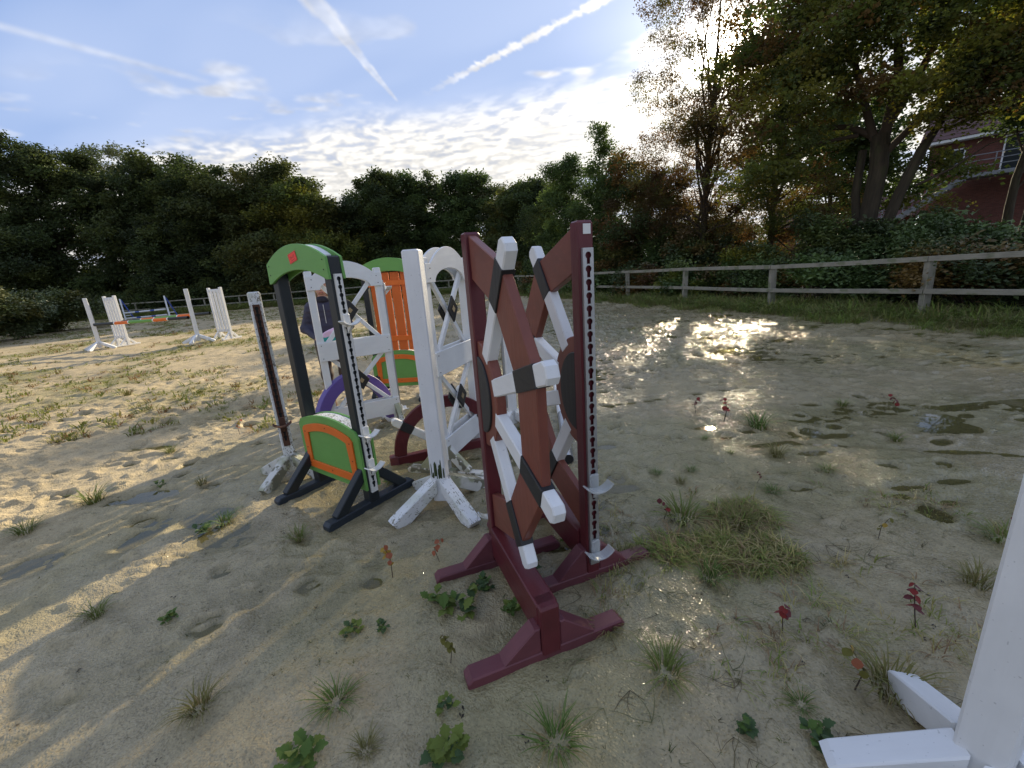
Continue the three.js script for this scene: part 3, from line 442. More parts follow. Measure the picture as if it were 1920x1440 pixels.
{ // a steel tube lying behind the brown wings
  const a = V(0.415, groundHeight(0.41, -3.12) + 0.042, -3.13), b = V(0.60, groundHeight(0.6, -5.4) + 0.045, -5.42);
  const dir = b.clone().sub(a).normalize(), t = thing('steel_tube', 'grey steel tube lying on the sand behind the brown wings', 'tube', [a.x, a.y, a.z]), q = (s) => dir.clone().multiplyScalar(s);
  obj('pipe', tube([q(0), q(1.1)], [0.042, 0.042], 20), M.steel, t); obj('white_sleeve', tube([q(1.1), q(2.28)], [0.0445, 0.0445], 20), M.white, t);
  const cap = new THREE.CylinderGeometry(0.0405, 0.0405, 0.006, 20); cap.rotateX(Math.PI / 2); const m = obj('end_plug', cap, M.dark, t); m.lookAt(dir.clone().multiplyScalar(5)); m.position.copy(q(0.006)); m.rotation.set(0, Math.atan2(dir.x, dir.z), 0);
}

// ---------------------------------------------------------------- the far jump on the left
{
  const P1 = [-13.75, -14.2], P2 = [-10.0, -13.63];
  const s1 = fourFootPost('distant white post with a dark hole strip, leftmost stand of the far jump', P1, 0.9, 1.70, 0.10, { len: 0.5, h0: 0.26, foot: M.white, strip: 1.3, stripAt: [0.051, 0.25, 0, 0, Math.PI / 2, 0], group: 'stands of the far jump' });
  fourFootPost('distant white post holding the plain end of the striped pole of the far jump', P2, 0.9, 1.70, 0.10, { len: 0.5, h0: 0.26, foot: M.white, group: 'stands of the far jump' });
  const slatWing = (label, pos, dir) => {
    const t = thing('slatted_wing', label, 'jump wing', [pos[0], groundHeight(pos[0], pos[1]) - 0.01, pos[1]], yaw(dir[0], dir[1]), 'stands of the far jump'), W = 0.52;
    for (const x of [0, W]) { obj('post', at(bar(0.08, 1.72, 0.08, 0.005), x, 0.86, 0), M.white, t); crossFoot(0.72, 0.07, 0.055, 0.24, 0.18, M.white, M.white, t, x, 0.04); }
    for (const y of [0.30, 1.62]) obj('rail', at(bar(W - 0.08, 0.10, 0.03, 0.003), W / 2, y, 0), M.white, t);
    for (let i = 0; i < 3; i++) obj('slat', at(bar(0.10, 1.36, 0.02, 0.003), 0.12 + i * 0.14, 0.96, 0.027), M.white, t);
    return t;
  };
  slatWing('white slatted wing behind the leftmost post of the far jump', [-13.85, -15.0], [0.93, 0.30]); slatWing('white slatted wing at the nearer end of the far jump', [-9.85, -14.45], [0.93, 0.30]);
  const pole = (label, a, b, r, bands) => { // coloured sections end to end
    const t = thing('jump_pole', label, 'pole', [a.x, a.y, a.z], 0, 'poles of the far jump'), d = b.clone().sub(a); let s = 0;
    for (const [len, m] of bands) { obj('section', tube([d.clone().multiplyScalar(s), d.clone().multiplyScalar(Math.min(1, s + len))], [r, r], 12), m, t); s += len; }
  };
  const W = M.white, K = M.blackWood, O = M.orange, G = M.green;
  pole('striped pole in black, orange and green between the two far white posts', V(-13.6, 0.86, -14.1), V(-10.1, 0.90, -13.57), 0.05, [[0.22, K], [0.012, W], [0.14, O], [0.012, W], [0.25, G], [0.012, W], [0.14, O], [0.012, W], [0.202, K]]);
  pole('striped pole held by the two far slatted wings', V(-13.25, 0.86, -14.75), V(-9.95, 0.95, -14.38), 0.05, [[0.22, K], [0.012, W], [0.14, O], [0.012, W], [0.25, G], [0.012, W], [0.14, O], [0.012, W], [0.202, K]]);
  // a low blue and white jump farther back, two A-shaped ends and two poles
  const A = V(-27.2, 0.05, -30.6), B = V(-24.3, 0.05, -30.9);
  const frame = (label, p) => { const t = thing('a_frame_stand', label, 'jump stand', [p.x, 0.03, p.z], 0.5, 'ends of the blue and white jump'); obj('upright', between(V(0, 0, 0), V(0, 1.68, 0), 0.08, 0.08, V(0, 0, 1)), M.white, t); obj('strut', between(V(0.12, 0.05, 0.55), V(0.02, 1.62, 0.05), 0.07, 0.07, V(1, 0, 0)), M.white, t); obj('strut', between(V(0.5, 0.05, -0.2), V(0.045, 1.6, -0.02), 0.07, 0.07, V(0, 0, 1)), M.blue, t); obj('tie', between(V(0.05, 0.5, -0.05), V(0.4, 0.5, -0.16), 0.05, 0.06), M.white, t); };
  frame('blue and white A-shaped jump end, the one farther along the hedge', A); frame('blue and white A-shaped jump end closer to the slatted wing', B);
  for (const [y, l] of [[0.72, 'upper blue and white pole between the distant A-shaped ends'], [0.33, 'lower blue and white pole between the distant A-shaped ends']]) pole(l, V(A.x + 0.1, y, A.z + 0.1), V(B.x - 0.05, y + 0.05, B.z + 0.1), 0.055, [[0.27, W], [0.1, M.blue], [0.26, W], [0.1, M.blue], [0.27, W]]);
}

// ---------------------------------------------------------------- the person behind the lattice wing
{
  const px = -2.22, pz = -5.22, t = thing('person', 'person in a dark padded jacket and brown trousers behind the lattice wing, holding something teal', 'person', [px, groundHeight(px, pz) - 0.005, pz], Math.atan2(2.22, 5.22) - 0.06);
  const caps = (list, k) => (x, y, z) => { let d = 9; for (const [a, b, ra, rb, sx = 1] of list) { const ax = a[0], ay = a[1], az = a[2], bx = b[0] - ax, by = b[1] - ay, bz = b[2] - az, h = clamp(((x - ax) * bx + (y - ay) * by + (z - az) * bz) / (bx * bx + by * by + bz * bz + 1e-9)); const q = Math.hypot((x - ax - bx * h) / sx, y - ay - by * h, z - az - bz * h) - mix(ra, rb, h); const e = Math.max(k - Math.abs(d - q), 0) / k; d = Math.min(d, q) - e * e * k * 0.25; } return d; };
  function mesher(f, lo, size, res, colour) {
    const mc = new MarchingCubes(res, new THREE.MeshBasicMaterial(), false, false, 400000); mc.isolation = 0; const h = size / 2, c = lo.map((v) => v + h);
    for (let k = 0; k < res; k++) for (let j = 0; j < res; j++) for (let i = 0; i < res; i++) { const s = (n) => (n - res / 2) / (res / 2) * h; mc.field[i + j * res + k * res * res] = -f(c[0] + s(i), c[1] + s(j), c[2] + s(k)); }
    mc.update(); const n = mc.count, p = mc.positionArray.slice(0, n * 3), nn = mc.normalArray.slice(0, n * 3), col = new Float32Array(n * 3);
    for (let i = 0; i < n; i++) { for (let a = 0; a < 3; a++) p[3 * i + a] = c[a] + p[3 * i + a] * h; col.set(colour(p[3 * i], p[3 * i + 1], p[3 * i + 2]), 3 * i); }
    const g = new THREE.BufferGeometry(); g.setAttribute('position', new THREE.BufferAttribute(p, 3)); g.setAttribute('normal', new THREE.BufferAttribute(nn, 3)); g.setAttribute('color', new THREE.BufferAttribute(col, 3)); return g;
  }
  const skin = [0.50, 0.27, 0.19], jacket = [0.030, 0.028, 0.055], trouser = [0.055, 0.032, 0.025], boot = [0.10, 0.045, 0.022];
  const body = [
    [[-0.095, 0.86, 0], [-0.105, 0.47, 0.01], 0.088, 0.062], [[-0.105, 0.47, 0.01], [-0.11, 0.10, -0.01], 0.064, 0.046], [[-0.11, 0.06, -0.03], [-0.13, 0.035, 0.13], 0.05, 0.035],
    [[0.095, 0.86, 0], [0.105, 0.47, 0.01], 0.088, 0.062], [[0.105, 0.47, 0.01], [0.12, 0.10, -0.01], 0.064, 0.046], [[0.12, 0.06, -0.03], [0.14, 0.035, 0.13], 0.05, 0.035],
    [[0, 0.90, 0], [0, 1.06, 0], 0.122, 0.118, 1.3], [[0, 1.06, 0], [0, 1.26, -0.01], 0.122, 0.118, 1.42], [[-0.11, 1.295, -0.01], [0.11, 1.295, -0.01], 0.08, 0.08],
    [[-0.155, 1.305, -0.01], [-0.255, 1.06, -0.02], 0.066, 0.052], [[-0.255, 1.06, -0.02], [-0.13, 0.955, 0.20], 0.050, 0.038],
    [[0.155, 1.305, -0.01], [0.25, 1.05, -0.02], 0.066, 0.052], [[0.25, 1.05, -0.02], [0.12, 0.97, 0.21], 0.050, 0.038],
    [[0, 1.32, -0.01], [0.0, 1.44, 0.01], 0.056, 0.05]];
  const bf = caps(body, 0.05); const quilt = (x, y, z) => (y > 0.87 && y < 1.36 && Math.hypot(x, z) < 0.35 ? 0.004 * Math.abs(Math.sin(y * 52)) : 0);
  const bodyGeo = mesher((x, y, z) => bf(x, y, z) + quilt(x, y, z), [-0.9, -0.06, -0.85], 1.75, 146, (x, y, z) => (y < 0.40 ? boot : y < 0.855 ? trouser : y > 1.372 && Math.hypot(x, z) < 0.085 ? skin : jacket));
  const head = caps([[[0, 1.555, 0], [0, 1.50, 0.03], 0.088, 0.062, 0.92], [[0, 1.54, 0.085], [0, 1.515, 0.103], 0.010, 0.016], [[0, 1.44, 0.0], [0, 1.50, 0.0], 0.05, 0.055], [[-0.082, 1.535, 0], [-0.084, 1.51, 0], 0.015, 0.012], [[0.082, 1.535, 0], [0.084, 1.51, 0], 0.015, 0.012], [[-0.018, 1.478, 0.082], [0.018, 1.478, 0.082], 0.009, 0.009]], 0.012);
  const eyes = (x, y, z) => (z > 0.05 && Math.min(Math.hypot(x - 0.032, (y - 1.548) * 1.6), Math.hypot(x + 0.032, (y - 1.548) * 1.6)) < 0.014);
  const headGeo = mesher(head, [-0.13, 1.40, -0.12], 0.27, 84, (x, y, z) => (eyes(x, y, z) ? [0.05, 0.035, 0.03] : z > 0.06 && Math.abs(y - 1.478) < 0.008 && Math.abs(x) < 0.026 ? [0.36, 0.13, 0.10] : skin));
  const hand = (s, w, tip) => { // palm with four bent fingers and a thumb
    const l = [[[0, 0, 0], [0, 0, 0.055], 0.024, 0.030, 1.2]]; for (let i = 0; i < 4; i++) { const x = (i - 1.5) * 0.019, L = [0.030, 0.036, 0.034, 0.026][i]; l.push([[x, 0, 0.07], [x, -0.012, 0.07 + L], 0.0095, 0.009], [[x, -0.012, 0.07 + L], [x, -0.040, 0.078 + L * 0.8], 0.009, 0.008]); } l.push([[-s * 0.032, 0, 0.02], [-s * 0.055, 0.008, 0.055], 0.012, 0.010], [[-s * 0.055, 0.008, 0.055], [-s * 0.048, 0.012, 0.085], 0.010, 0.008]);
    const g = mesher(caps(l, 0.008), [-0.1, -0.1, -0.05], 0.2, 62, () => skin); g.applyMatrix4(new THREE.Matrix4().lookAt(V(...tip), V(...w), V(0, 1, 0)).setPosition(V(...w))); return g;
  };
  const g = mergeGeometries([bodyGeo, headGeo, hand(1, [-0.128, 0.953, 0.205], [-0.05, 0.93, 0.29]), hand(-1, [0.118, 0.968, 0.215], [0.04, 0.955, 0.29])]);
  obj('body', g, new THREE.MeshPhysicalMaterial({ vertexColors: true, roughness: 0.62 }), t);
  const hf = caps([[[0, 1.575, -0.012], [0, 1.565, -0.03], 0.098, 0.098, 0.95], [[-0.075, 1.55, -0.02], [-0.078, 1.44, -0.02], 0.03, 0.022], [[0.075, 1.55, -0.02], [0.078, 1.44, -0.02], 0.03, 0.022], [[0, 1.55, -0.06], [0, 1.42, -0.06], 0.07, 0.05]], 0.03);
  const hg = mesher((x, y, z) => Math.max(hf(x, y, z), -(y - 1.592 + (z > 0.03 ? 0 : 9)) * 0 + (z > 0.045 && y < 1.588 ? 1 : -1)), [-0.16, 1.36, -0.17], 0.32, 70, (x, y) => { const n = 0.8 + 0.4 * vnoise(x * 300, y * 20, 5); return [0.46 * n, 0.37 * n, 0.22 * n]; });
  obj('hair', hg, new THREE.MeshStandardMaterial({ vertexColors: true, roughness: 0.7 }), t);
  const cg = new THREE.TorusGeometry(0.062, 0.026, 10, 24); cg.rotateX(Math.PI / 2 - 0.2); cg.scale(1, 1.5, 1); cg.translate(0, 1.378, 0.004); obj('collar', cg, new THREE.MeshStandardMaterial({ color: RGB(0.018, 0.017, 0.03), roughness: 0.8 }), t);
  const zp = at(bar(0.008, 0.40, 0.006, 0.001), 0, 1.14, 0.118, -0.02, 0, 0); obj('zip', zp, M.steel, t);
  t.updateMatrixWorld(true);
  const held = thing('folded_cloth', 'teal cloth with a pale pink bag held in the hands of the person', 'cloth', [0, 0, 0]); held.position.copy(V(0.0, 0.93, 0.30).applyMatrix4(t.matrixWorld)); held.rotation.y = t.rotation.y;
  const soft = (w, h, d, seed) => { const b = new THREE.BoxGeometry(w, h, d, 10, 8, 6), p = b.attributes.position; for (let i = 0; i < p.count; i++) { const x = p.getX(i), y = p.getY(i), z = p.getZ(i), q = 1 - 0.25 * ((2 * x / w) ** 4 + (2 * y / h) ** 4 + (2 * z / d) ** 4) / 3, n = (fbm(x * 22 + seed, y * 22 + z * 9, 3, seed) - 0.5) * 0.03; p.setXYZ(i, x * q + n, y * q + n, z * q + n); } b.computeVertexNormals(); return b; };
  obj('teal_cloth', at(soft(0.17, 0.12, 0.10, 7), 0.02, 0.0, 0.02), new THREE.MeshStandardMaterial({ color: RGB(0.02, 0.30, 0.28), roughness: 0.85 }), held); obj('pink_bag', at(soft(0.20, 0.07, 0.09, 8), 0.03, 0.085, 0.02, 0, 0, 0.35), new THREE.MeshStandardMaterial({ color: RGB(0.72, 0.50, 0.68), roughness: 0.6 }), held);
}

// ---------------------------------------------------------------- trees, shrubs and hedge
// a spray: leaves along a short twig, each leaf folded along its midrib
function sprayGeometry(seed, n, leaf, ratio, spread, droop = 0) {
  const r = rng(seed), pos = [];
  for (let i = 0; i < n; i++) {
    const o = V((r() - 0.5) * spread, (r() - 0.5) * spread * 0.7, (r() - 0.5) * spread), L = leaf * (0.7 + 0.6 * r()), w = L * ratio * 0.5;
    const q = new THREE.Quaternion().setFromEuler(new THREE.Euler((r() - 0.5) * 1.5 - droop, r() * 6.283, (r() - 0.5) * 1.5)), P = (x, y, z) => { const v = V(x, y, z).applyQuaternion(q).add(o); return [v.x, v.y, v.z]; };
    const a = P(0, 0, 0), b = P(w, 0.10 * L, L * 0.42), c = P(0, -0.06 * L, L), d = P(-w, 0.10 * L, L * 0.42);
    pos.push(...a, ...b, ...c, ...a, ...c, ...d);
  }
  const g = new THREE.BufferGeometry(); g.setAttribute('position', new THREE.Float32BufferAttribute(pos, 3)); g.computeVertexNormals(); return g;
}
const leafMat = (tr = 0.45) => new THREE.MeshPhysicalMaterial({ color: 0xffffff, roughness: 0.9, transmission: tr, thickness: 0, specularIntensity: 0.35, side: THREE.DoubleSide });
const LEAF = leafMat(0.45), LEAF_THIN = leafMat(0.62), LEAF_GLOSSY = new THREE.MeshPhysicalMaterial({ color: 0xffffff, roughness: 0.5, transmission: 0.35, thickness: 0, specularIntensity: 0.7, side: THREE.DoubleSide });
const SPRAY = { far: [1, 2, 3].map((s) => sprayGeometry(400 + s, 12, 0.22, 0.62, 0.75)), mid: [1, 2, 3].map((s) => sprayGeometry(420 + s, 11, 0.115, 0.6, 0.42)), near: [1, 2].map((s) => sprayGeometry(440 + s, 11, 0.085, 0.62, 0.34, 0.4)), maple: [1, 2].map((s) => sprayGeometry(460 + s, 11, 0.135, 0.85, 0.50, 0.35)), shrub: [1, 2].map((s) => sprayGeometry(480 + s, 11, 0.085, 0.66, 0.32)) };
const P = (az, D) => { const a = az * Math.PI / 180; return [D * Math.sin(a), -D * Math.cos(a)]; };
// foliage: clumps spread through ellipsoids, sprays gathered round each clump
function foliage(parent, name, blobs, clumps, per, spread, spray, pal, seed, mat = LEAF, size = 1, limit) {
  const r = rng(seed), mats = [], cols = [], cl = [], m = new THREE.Matrix4(), q = new THREE.Quaternion(), e = new THREE.Euler(), gs = () => (r() + r() + r() - 1.5) * 1.15;
  const total = blobs.reduce((s, b) => s + b[3] * b[4] * b[5], 0);
  for (const b of blobs) {
    const n = Math.max(5, Math.round(clumps * b[3] * b[4] * b[5] / total));
    for (let i = 0; i < n; i++) {
      const u = r() * 2 - 1, a = r() * 6.283, s = Math.sqrt(1 - u * u), k = Math.pow(r(), 0.42) * (0.82 + 0.26 * r());
      const c = V(b[0] + Math.cos(a) * s * b[3] * k, b[1] + u * b[4] * k, b[2] + Math.sin(a) * s * b[5] * k); if (c.y < 0.15) c.y = 0.15 + r() * 0.3; cl.push(c);
      const col = pal[Math.floor(r() * pal.length)], tone = 0.8 + 0.4 * r(), cs = Math.min(spread, b[3] * 0.7) * (0.6 + 0.8 * r()), num = Math.round(per * (0.5 + r()));
      for (let j = 0; j < num; j++) {
        const p = V(c.x + gs() * cs, c.y + gs() * cs * 0.62, c.z + gs() * cs); if (p.y < 0.05) continue; if (limit && !limit(p)) continue;
        e.set((r() - 0.5) * 1.2, r() * 6.283, (r() - 0.5) * 1.2); const sc = size * (0.7 + 0.65 * r()); m.compose(p, q.setFromEuler(e), V(sc, sc, sc)); mats.push(m.clone()); const t = tone * (0.82 + 0.36 * r()); cols.push(RGB(col[0] * t, col[1] * t, col[2] * t));
      }
    }
  }
  const g = spray[seed % spray.length]; copies(name, g, mat, mats, cols, parent); return cl;
}
function limbs(r, base, H, R, cl, count, lean = [0, 0], top = 0.8) {        // trunk with limbs reaching towards clumps
  const pts = [], rad = [], n = 9; for (let i = 0; i <= n; i++) { const s = i / n; pts.push(V(lean[0] * s + (i ? (r() - 0.5) * R * 0.9 : 0), -0.15 + (H * top + 0.15) * s, lean[1] * s + (i ? (r() - 0.5) * R * 0.9 : 0))); rad.push(R * (i ? Math.pow(1 - s * 0.86, 1.05) : 1.35)); }
  const parts = [tube(pts, rad, 9)], br = [];
  for (let k = 0; k < count; k++) {
    const c = cl[Math.floor(r() * cl.length)]; const s = clamp((c.y / (H * top)) * (0.45 + 0.4 * r()), 0.18, 0.95), f = s * n, i = Math.min(n - 1, Math.floor(f)), a = pts[i].clone().lerp(pts[i + 1], f - i), d = c.clone().sub(a), L = d.length(); if (L > H * 0.6) continue;
    const w = R * (1 - s * 0.85) * (0.30 + 0.25 * r()), b1 = a.clone().addScaledVector(d, 0.35).add(V((r() - 0.5) * L * 0.18, L * 0.08, (r() - 0.5) * L * 0.18)), b2 = a.clone().addScaledVector(d, 0.7).add(V((r() - 0.5) * L * 0.15, L * 0.08, (r() - 0.5) * L * 0.15));
    br.push(tube([a, b1, b2, c], [w, w * 0.7, w * 0.42, w * 0.14 + 0.004], 6));
  }
  return [parts, br];
}
function tree(label, x, z, H, W, base, o = {}) {
  const t = thing('tree', label, 'tree', [x, groundHeight(x, z) - 0.02, z], 0, o.group ?? 'trees around the arena'), r = rng(o.seed ?? Math.floor(Math.abs(x * 31 + z * 17) * 10));
  const blobs = o.blobs ?? []; if (!o.blobs) { const n = o.n ?? 5; for (let i = 0; i < n; i++) { const s = (i + 0.5) / n, y = mix(base, H, s), k = Math.pow(Math.sin(Math.PI * clamp(0.18 + 0.78 * s)), 0.8); blobs.push([(r() - 0.5) * W * 0.4, Math.min(y, H - (H - base) / n * 0.95), (r() - 0.5) * W * 0.4, W * 0.5 * (0.35 + 0.65 * k) * (0.8 + 0.4 * r()), (H - base) / n * (1.0 + 0.3 * r()), W * 0.5 * (0.35 + 0.65 * k) * (0.8 + 0.4 * r())]); } }
  const cl = foliage(t, 'crown', blobs, o.clumps ?? 90, o.per ?? 34, o.spread ?? 0.55, o.spray ?? SPRAY.far, o.pal, o.seed ?? Math.floor(r() * 1e6), o.mat ?? LEAF, o.size ?? 1, o.limit);
  const [tr, br] = limbs(r, base, H, o.R ?? H * 0.016, cl, o.limbs ?? 16, o.lean, o.top); obj('trunk', tr, M.bark, t); if (br.length) obj('branches', br, M.twig, t);
  return t;
}
const DARK = [[0.055, 0.082, 0.023], [0.068, 0.10, 0.026], [0.045, 0.068, 0.022], [0.085, 0.11, 0.026]], OLIVE = [[0.10, 0.115, 0.026], [0.085, 0.105, 0.028], [0.12, 0.115, 0.022], [0.06, 0.085, 0.022]], MIDG = [[0.085, 0.135, 0.034], [0.10, 0.15, 0.038], [0.065, 0.105, 0.030]], PALE = [[0.11, 0.135, 0.06], [0.09, 0.12, 0.05], [0.12, 0.13, 0.05]], BROWN = [[0.16, 0.085, 0.026], [0.13, 0.095, 0.028], [0.18, 0.115, 0.028], [0.11, 0.075, 0.028], [0.13, 0.13, 0.03]], GOLD = [[0.17, 0.18, 0.024], [0.12, 0.155, 0.026], [0.19, 0.18, 0.024], [0.10, 0.135, 0.026]], MAPLE = [[0.12, 0.15, 0.026], [0.15, 0.165, 0.026], [0.10, 0.13, 0.028], [0.17, 0.155, 0.024], [0.16, 0.095, 0.024]];
const spot = (az, z) => [Math.tan(az * Math.PI / 180) * -z, z], top = (az, z, el) => 1.55 + Math.hypot(...spot(az, z)) * Math.tan(el * Math.PI / 180);
// the long dark row on the left, behind the hedge
[[-53, -45, 13.0, 9, DARK, 'dark broad tree cut off by the picture edge'], [-48.6, -46, 13.4, 9, DARK, 'dark tree at the far end of the row on the left'], [-44.6, -45.5, 14.9, 8.5, DARK, 'tallest dark tree of the row on the left'], [-41, -50, 14.3, 8, PALE, 'thin pale tree whose top shows between two dark ones', { clumps: 110, per: 26 }], [-38.2, -46, 13.0, 8, DARK, 'dark tree with a rounded top right of the thin pale one'], [-35.4, -45, 13.6, 7.5, DARK, 'dark tree with a pointed top above the blue and white jump'], [-31.8, -46, 12.0, 8, DARK, 'dark tree behind the far slatted wing'], [-28.3, -45, 12.9, 8, OLIVE, 'olive tree with a high top above the weathered post'], [-25, -46.5, 12.2, 7, OLIVE, 'olive tree behind the near green wing'], [-22.3, -45, 10.9, 6.5, GOLD, 'yellow-green tree sloping down to the gap in the row'], [-20.0, -46, 9.6, 5, OLIVE, 'small olive tree at the edge of the gap']]
  .forEach(([az, z, el, w, pal, label, o = {}], i) => { const [x, zz] = spot(az, z); tree(label, x, zz, top(az, z, el), w * 1.25, 1.0, { pal, seed: 500 + i * 7, clumps: 210, per: 46, spread: 0.85, n: 5, ...o, group: 'trees in the dark row' }); });
[[-15.9, -47, 11.6, 5.2, DARK, 'dark tree just right of the gap in the row'], [-13.3, -46, 12.7, 5.2, DARK, 'dark leafy tree above the far green arch'], [-10.6, -47, 12.6, 4.6, MIDG, 'slender green tree behind the lattice wing'], [-7.6, -48, 12.3, 3.6, PALE, 'thin tree with sky showing through its crown', { clumps: 64, per: 26 }], [-4.4, -46, 12.8, 5, MIDG, 'loose green tree behind the white arch'], [-1.4, -46, 11.4, 4.6, PALE, 'pale open tree behind the brown wing', { clumps: 76, per: 26 }], [1.6, -44, 9.2, 5, OLIVE, 'low yellow-green tree between the two brown wings'], [4.6, -41, 10.2, 5, DARK, 'dark tree behind the far corner of the fence']]
  .forEach(([az, z, el, w, pal, label, o = {}], i) => { const [x, zz] = spot(az, z); tree(label, x, zz, top(az, z, el), w * 1.15, 1.0, { pal, seed: 640 + i * 7, clumps: 120, per: 40, spread: 0.62, n: 5, ...o, group: 'trees beyond the far fence' }); });
// the row along the right-hand fence
{ const [x, z] = P(8.4, 29); tree('bushy green tree with a round light top at the far end of the right fence', x, z, 8.6, 4.6, 0.4, { pal: MIDG, seed: 711, clumps: 130, per: 40, spread: 0.42, spray: SPRAY.mid, blobs: [[0, 2.2, 0, 2.3, 2.2, 2.2], [0.2, 4.6, 0, 2.0, 1.9, 2.0], [-0.2, 6.4, 0, 1.6, 1.5, 1.6], [0, 7.4, 0, 1.1, 1.1, 1.1]], group: 'trees along the fence' }); }
{ const [x, z] = P(5.6, 33); tree('dark small tree left of the bushy round-topped one', x, z, 7.0, 4.0, 0.3, { pal: DARK, seed: 717, clumps: 90, per: 34, spread: 0.45, spray: SPRAY.mid, n: 4, group: 'trees along the fence' }); }
{ const [x, z] = P(12.6, 25.5); tree('green tree with one thin twiggy tip standing above the fence', x, z, 8.9, 4.6, 0.3, { pal: MIDG, seed: 723, clumps: 120, per: 40, spread: 0.40, spray: SPRAY.mid, blobs: [[0, 2.2, 0, 2.3, 2.0, 2.2], [0.3, 4.3, 0, 2.1, 1.7, 2.0], [0.1, 5.6, 0, 1.5, 1.3, 1.5], [0.15, 6.7, 0, 1.0, 1.2, 1.0], [0.25, 7.7, 0, 0.6, 1.1, 0.6]], group: 'trees along the fence' }); }
{ const [x, z] = P(17, 24); tree('dark green undergrown tree below the brown one', x, z, 6.4, 4.8, 0.3, { pal: [...DARK, ...BROWN], seed: 727, clumps: 120, per: 40, spread: 0.40, spray: SPRAY.mid, n: 4, group: 'trees along the fence' }); }
{ const [x, z] = P(24.5, 21.5); tree('tall autumn-brown tree with the sun shining through its crown', x, z, 14.5, 6.4, 1.0, { pal: BROWN, seed: 733, clumps: 285, per: 34, spread: 0.52, spray: SPRAY.near, mat: LEAF_THIN, size: 0.78, R: 0.16, limbs: 60, lean: [0.5, -0.3],
  blobs: [[0.3, 3.4, 0, 2.7, 2.3, 2.4], [-0.8, 5.8, 0.2, 2.2, 1.9, 2.1], [1.2, 6.2, 0.3, 2.0, 2.0, 2.0], [-1.2, 8.2, 0, 1.7, 1.5, 1.6], [0.9, 8.6, 0.4, 1.9, 1.7, 1.8], [-1.2, 10.6, 0.2, 1.7, 1.3, 1.6], [0.6, 11.4, 0.2, 2.0, 1.5, 1.9], [-0.2, 13.2, 0, 1.7, 1.2, 1.6], [-1.7, 2.6, -0.7, 1.5, 1.6, 1.4], [-1.9, 4.6, -0.8, 1.3, 1.3, 1.3], [-1.8, 6.3, -0.7, 1.0, 0.9, 1.0]], group: 'trees along the fence' }); }
{ const [x, z] = P(31.5, 23); tree('reddish-brown tree between the autumn tree and the maple', x, z, 12.5, 5.4, 0.6, { pal: [...BROWN, ...MAPLE], seed: 739, clumps: 170, per: 34, spread: 0.48, spray: SPRAY.near, mat: LEAF_THIN, R: 0.15, n: 6, limbs: 40, group: 'trees along the fence' }); }
{ const [x, z] = P(26.5, 25); tree('low brown thicket filling the gap under the autumn tree', x, z, 3.3, 6.5, 0.2, { pal: [...BROWN, ...MAPLE, ...DARK], seed: 741, clumps: 120, per: 34, spread: 0.45, spray: SPRAY.mid, n: 4, limbs: 30, group: 'trees along the fence' }); }
{ const [x, z] = P(36.5, 30); tree('dark tree standing behind the maple trunk', x, z, 10, 6, 2.5, { pal: MIDG, seed: 743, clumps: 60, per: 26, spread: 0.6, spray: SPRAY.far, n: 5, group: 'trees along the fence' }); }
{ const [x, z] = P(50.5, 21); tree('dark tree whose branches hang in from the right edge', x, z, 14, 7, 6.4, { pal: [...DARK, ...MIDG], seed: 747, clumps: 150, per: 30, spread: 0.55, spray: SPRAY.maple, n: 5, group: 'trees along the fence' }); }
{ const [x, z] = P(49.3, 31); tree('dark tree hiding the roof of the brick house', x, z, 13, 6, 5.6, { pal: [...DARK, ...MIDG], seed: 749, clumps: 120, per: 32, spread: 0.55, spray: SPRAY.maple, size: 1.2, n: 4, limbs: 24, group: 'trees along the fence' }); }
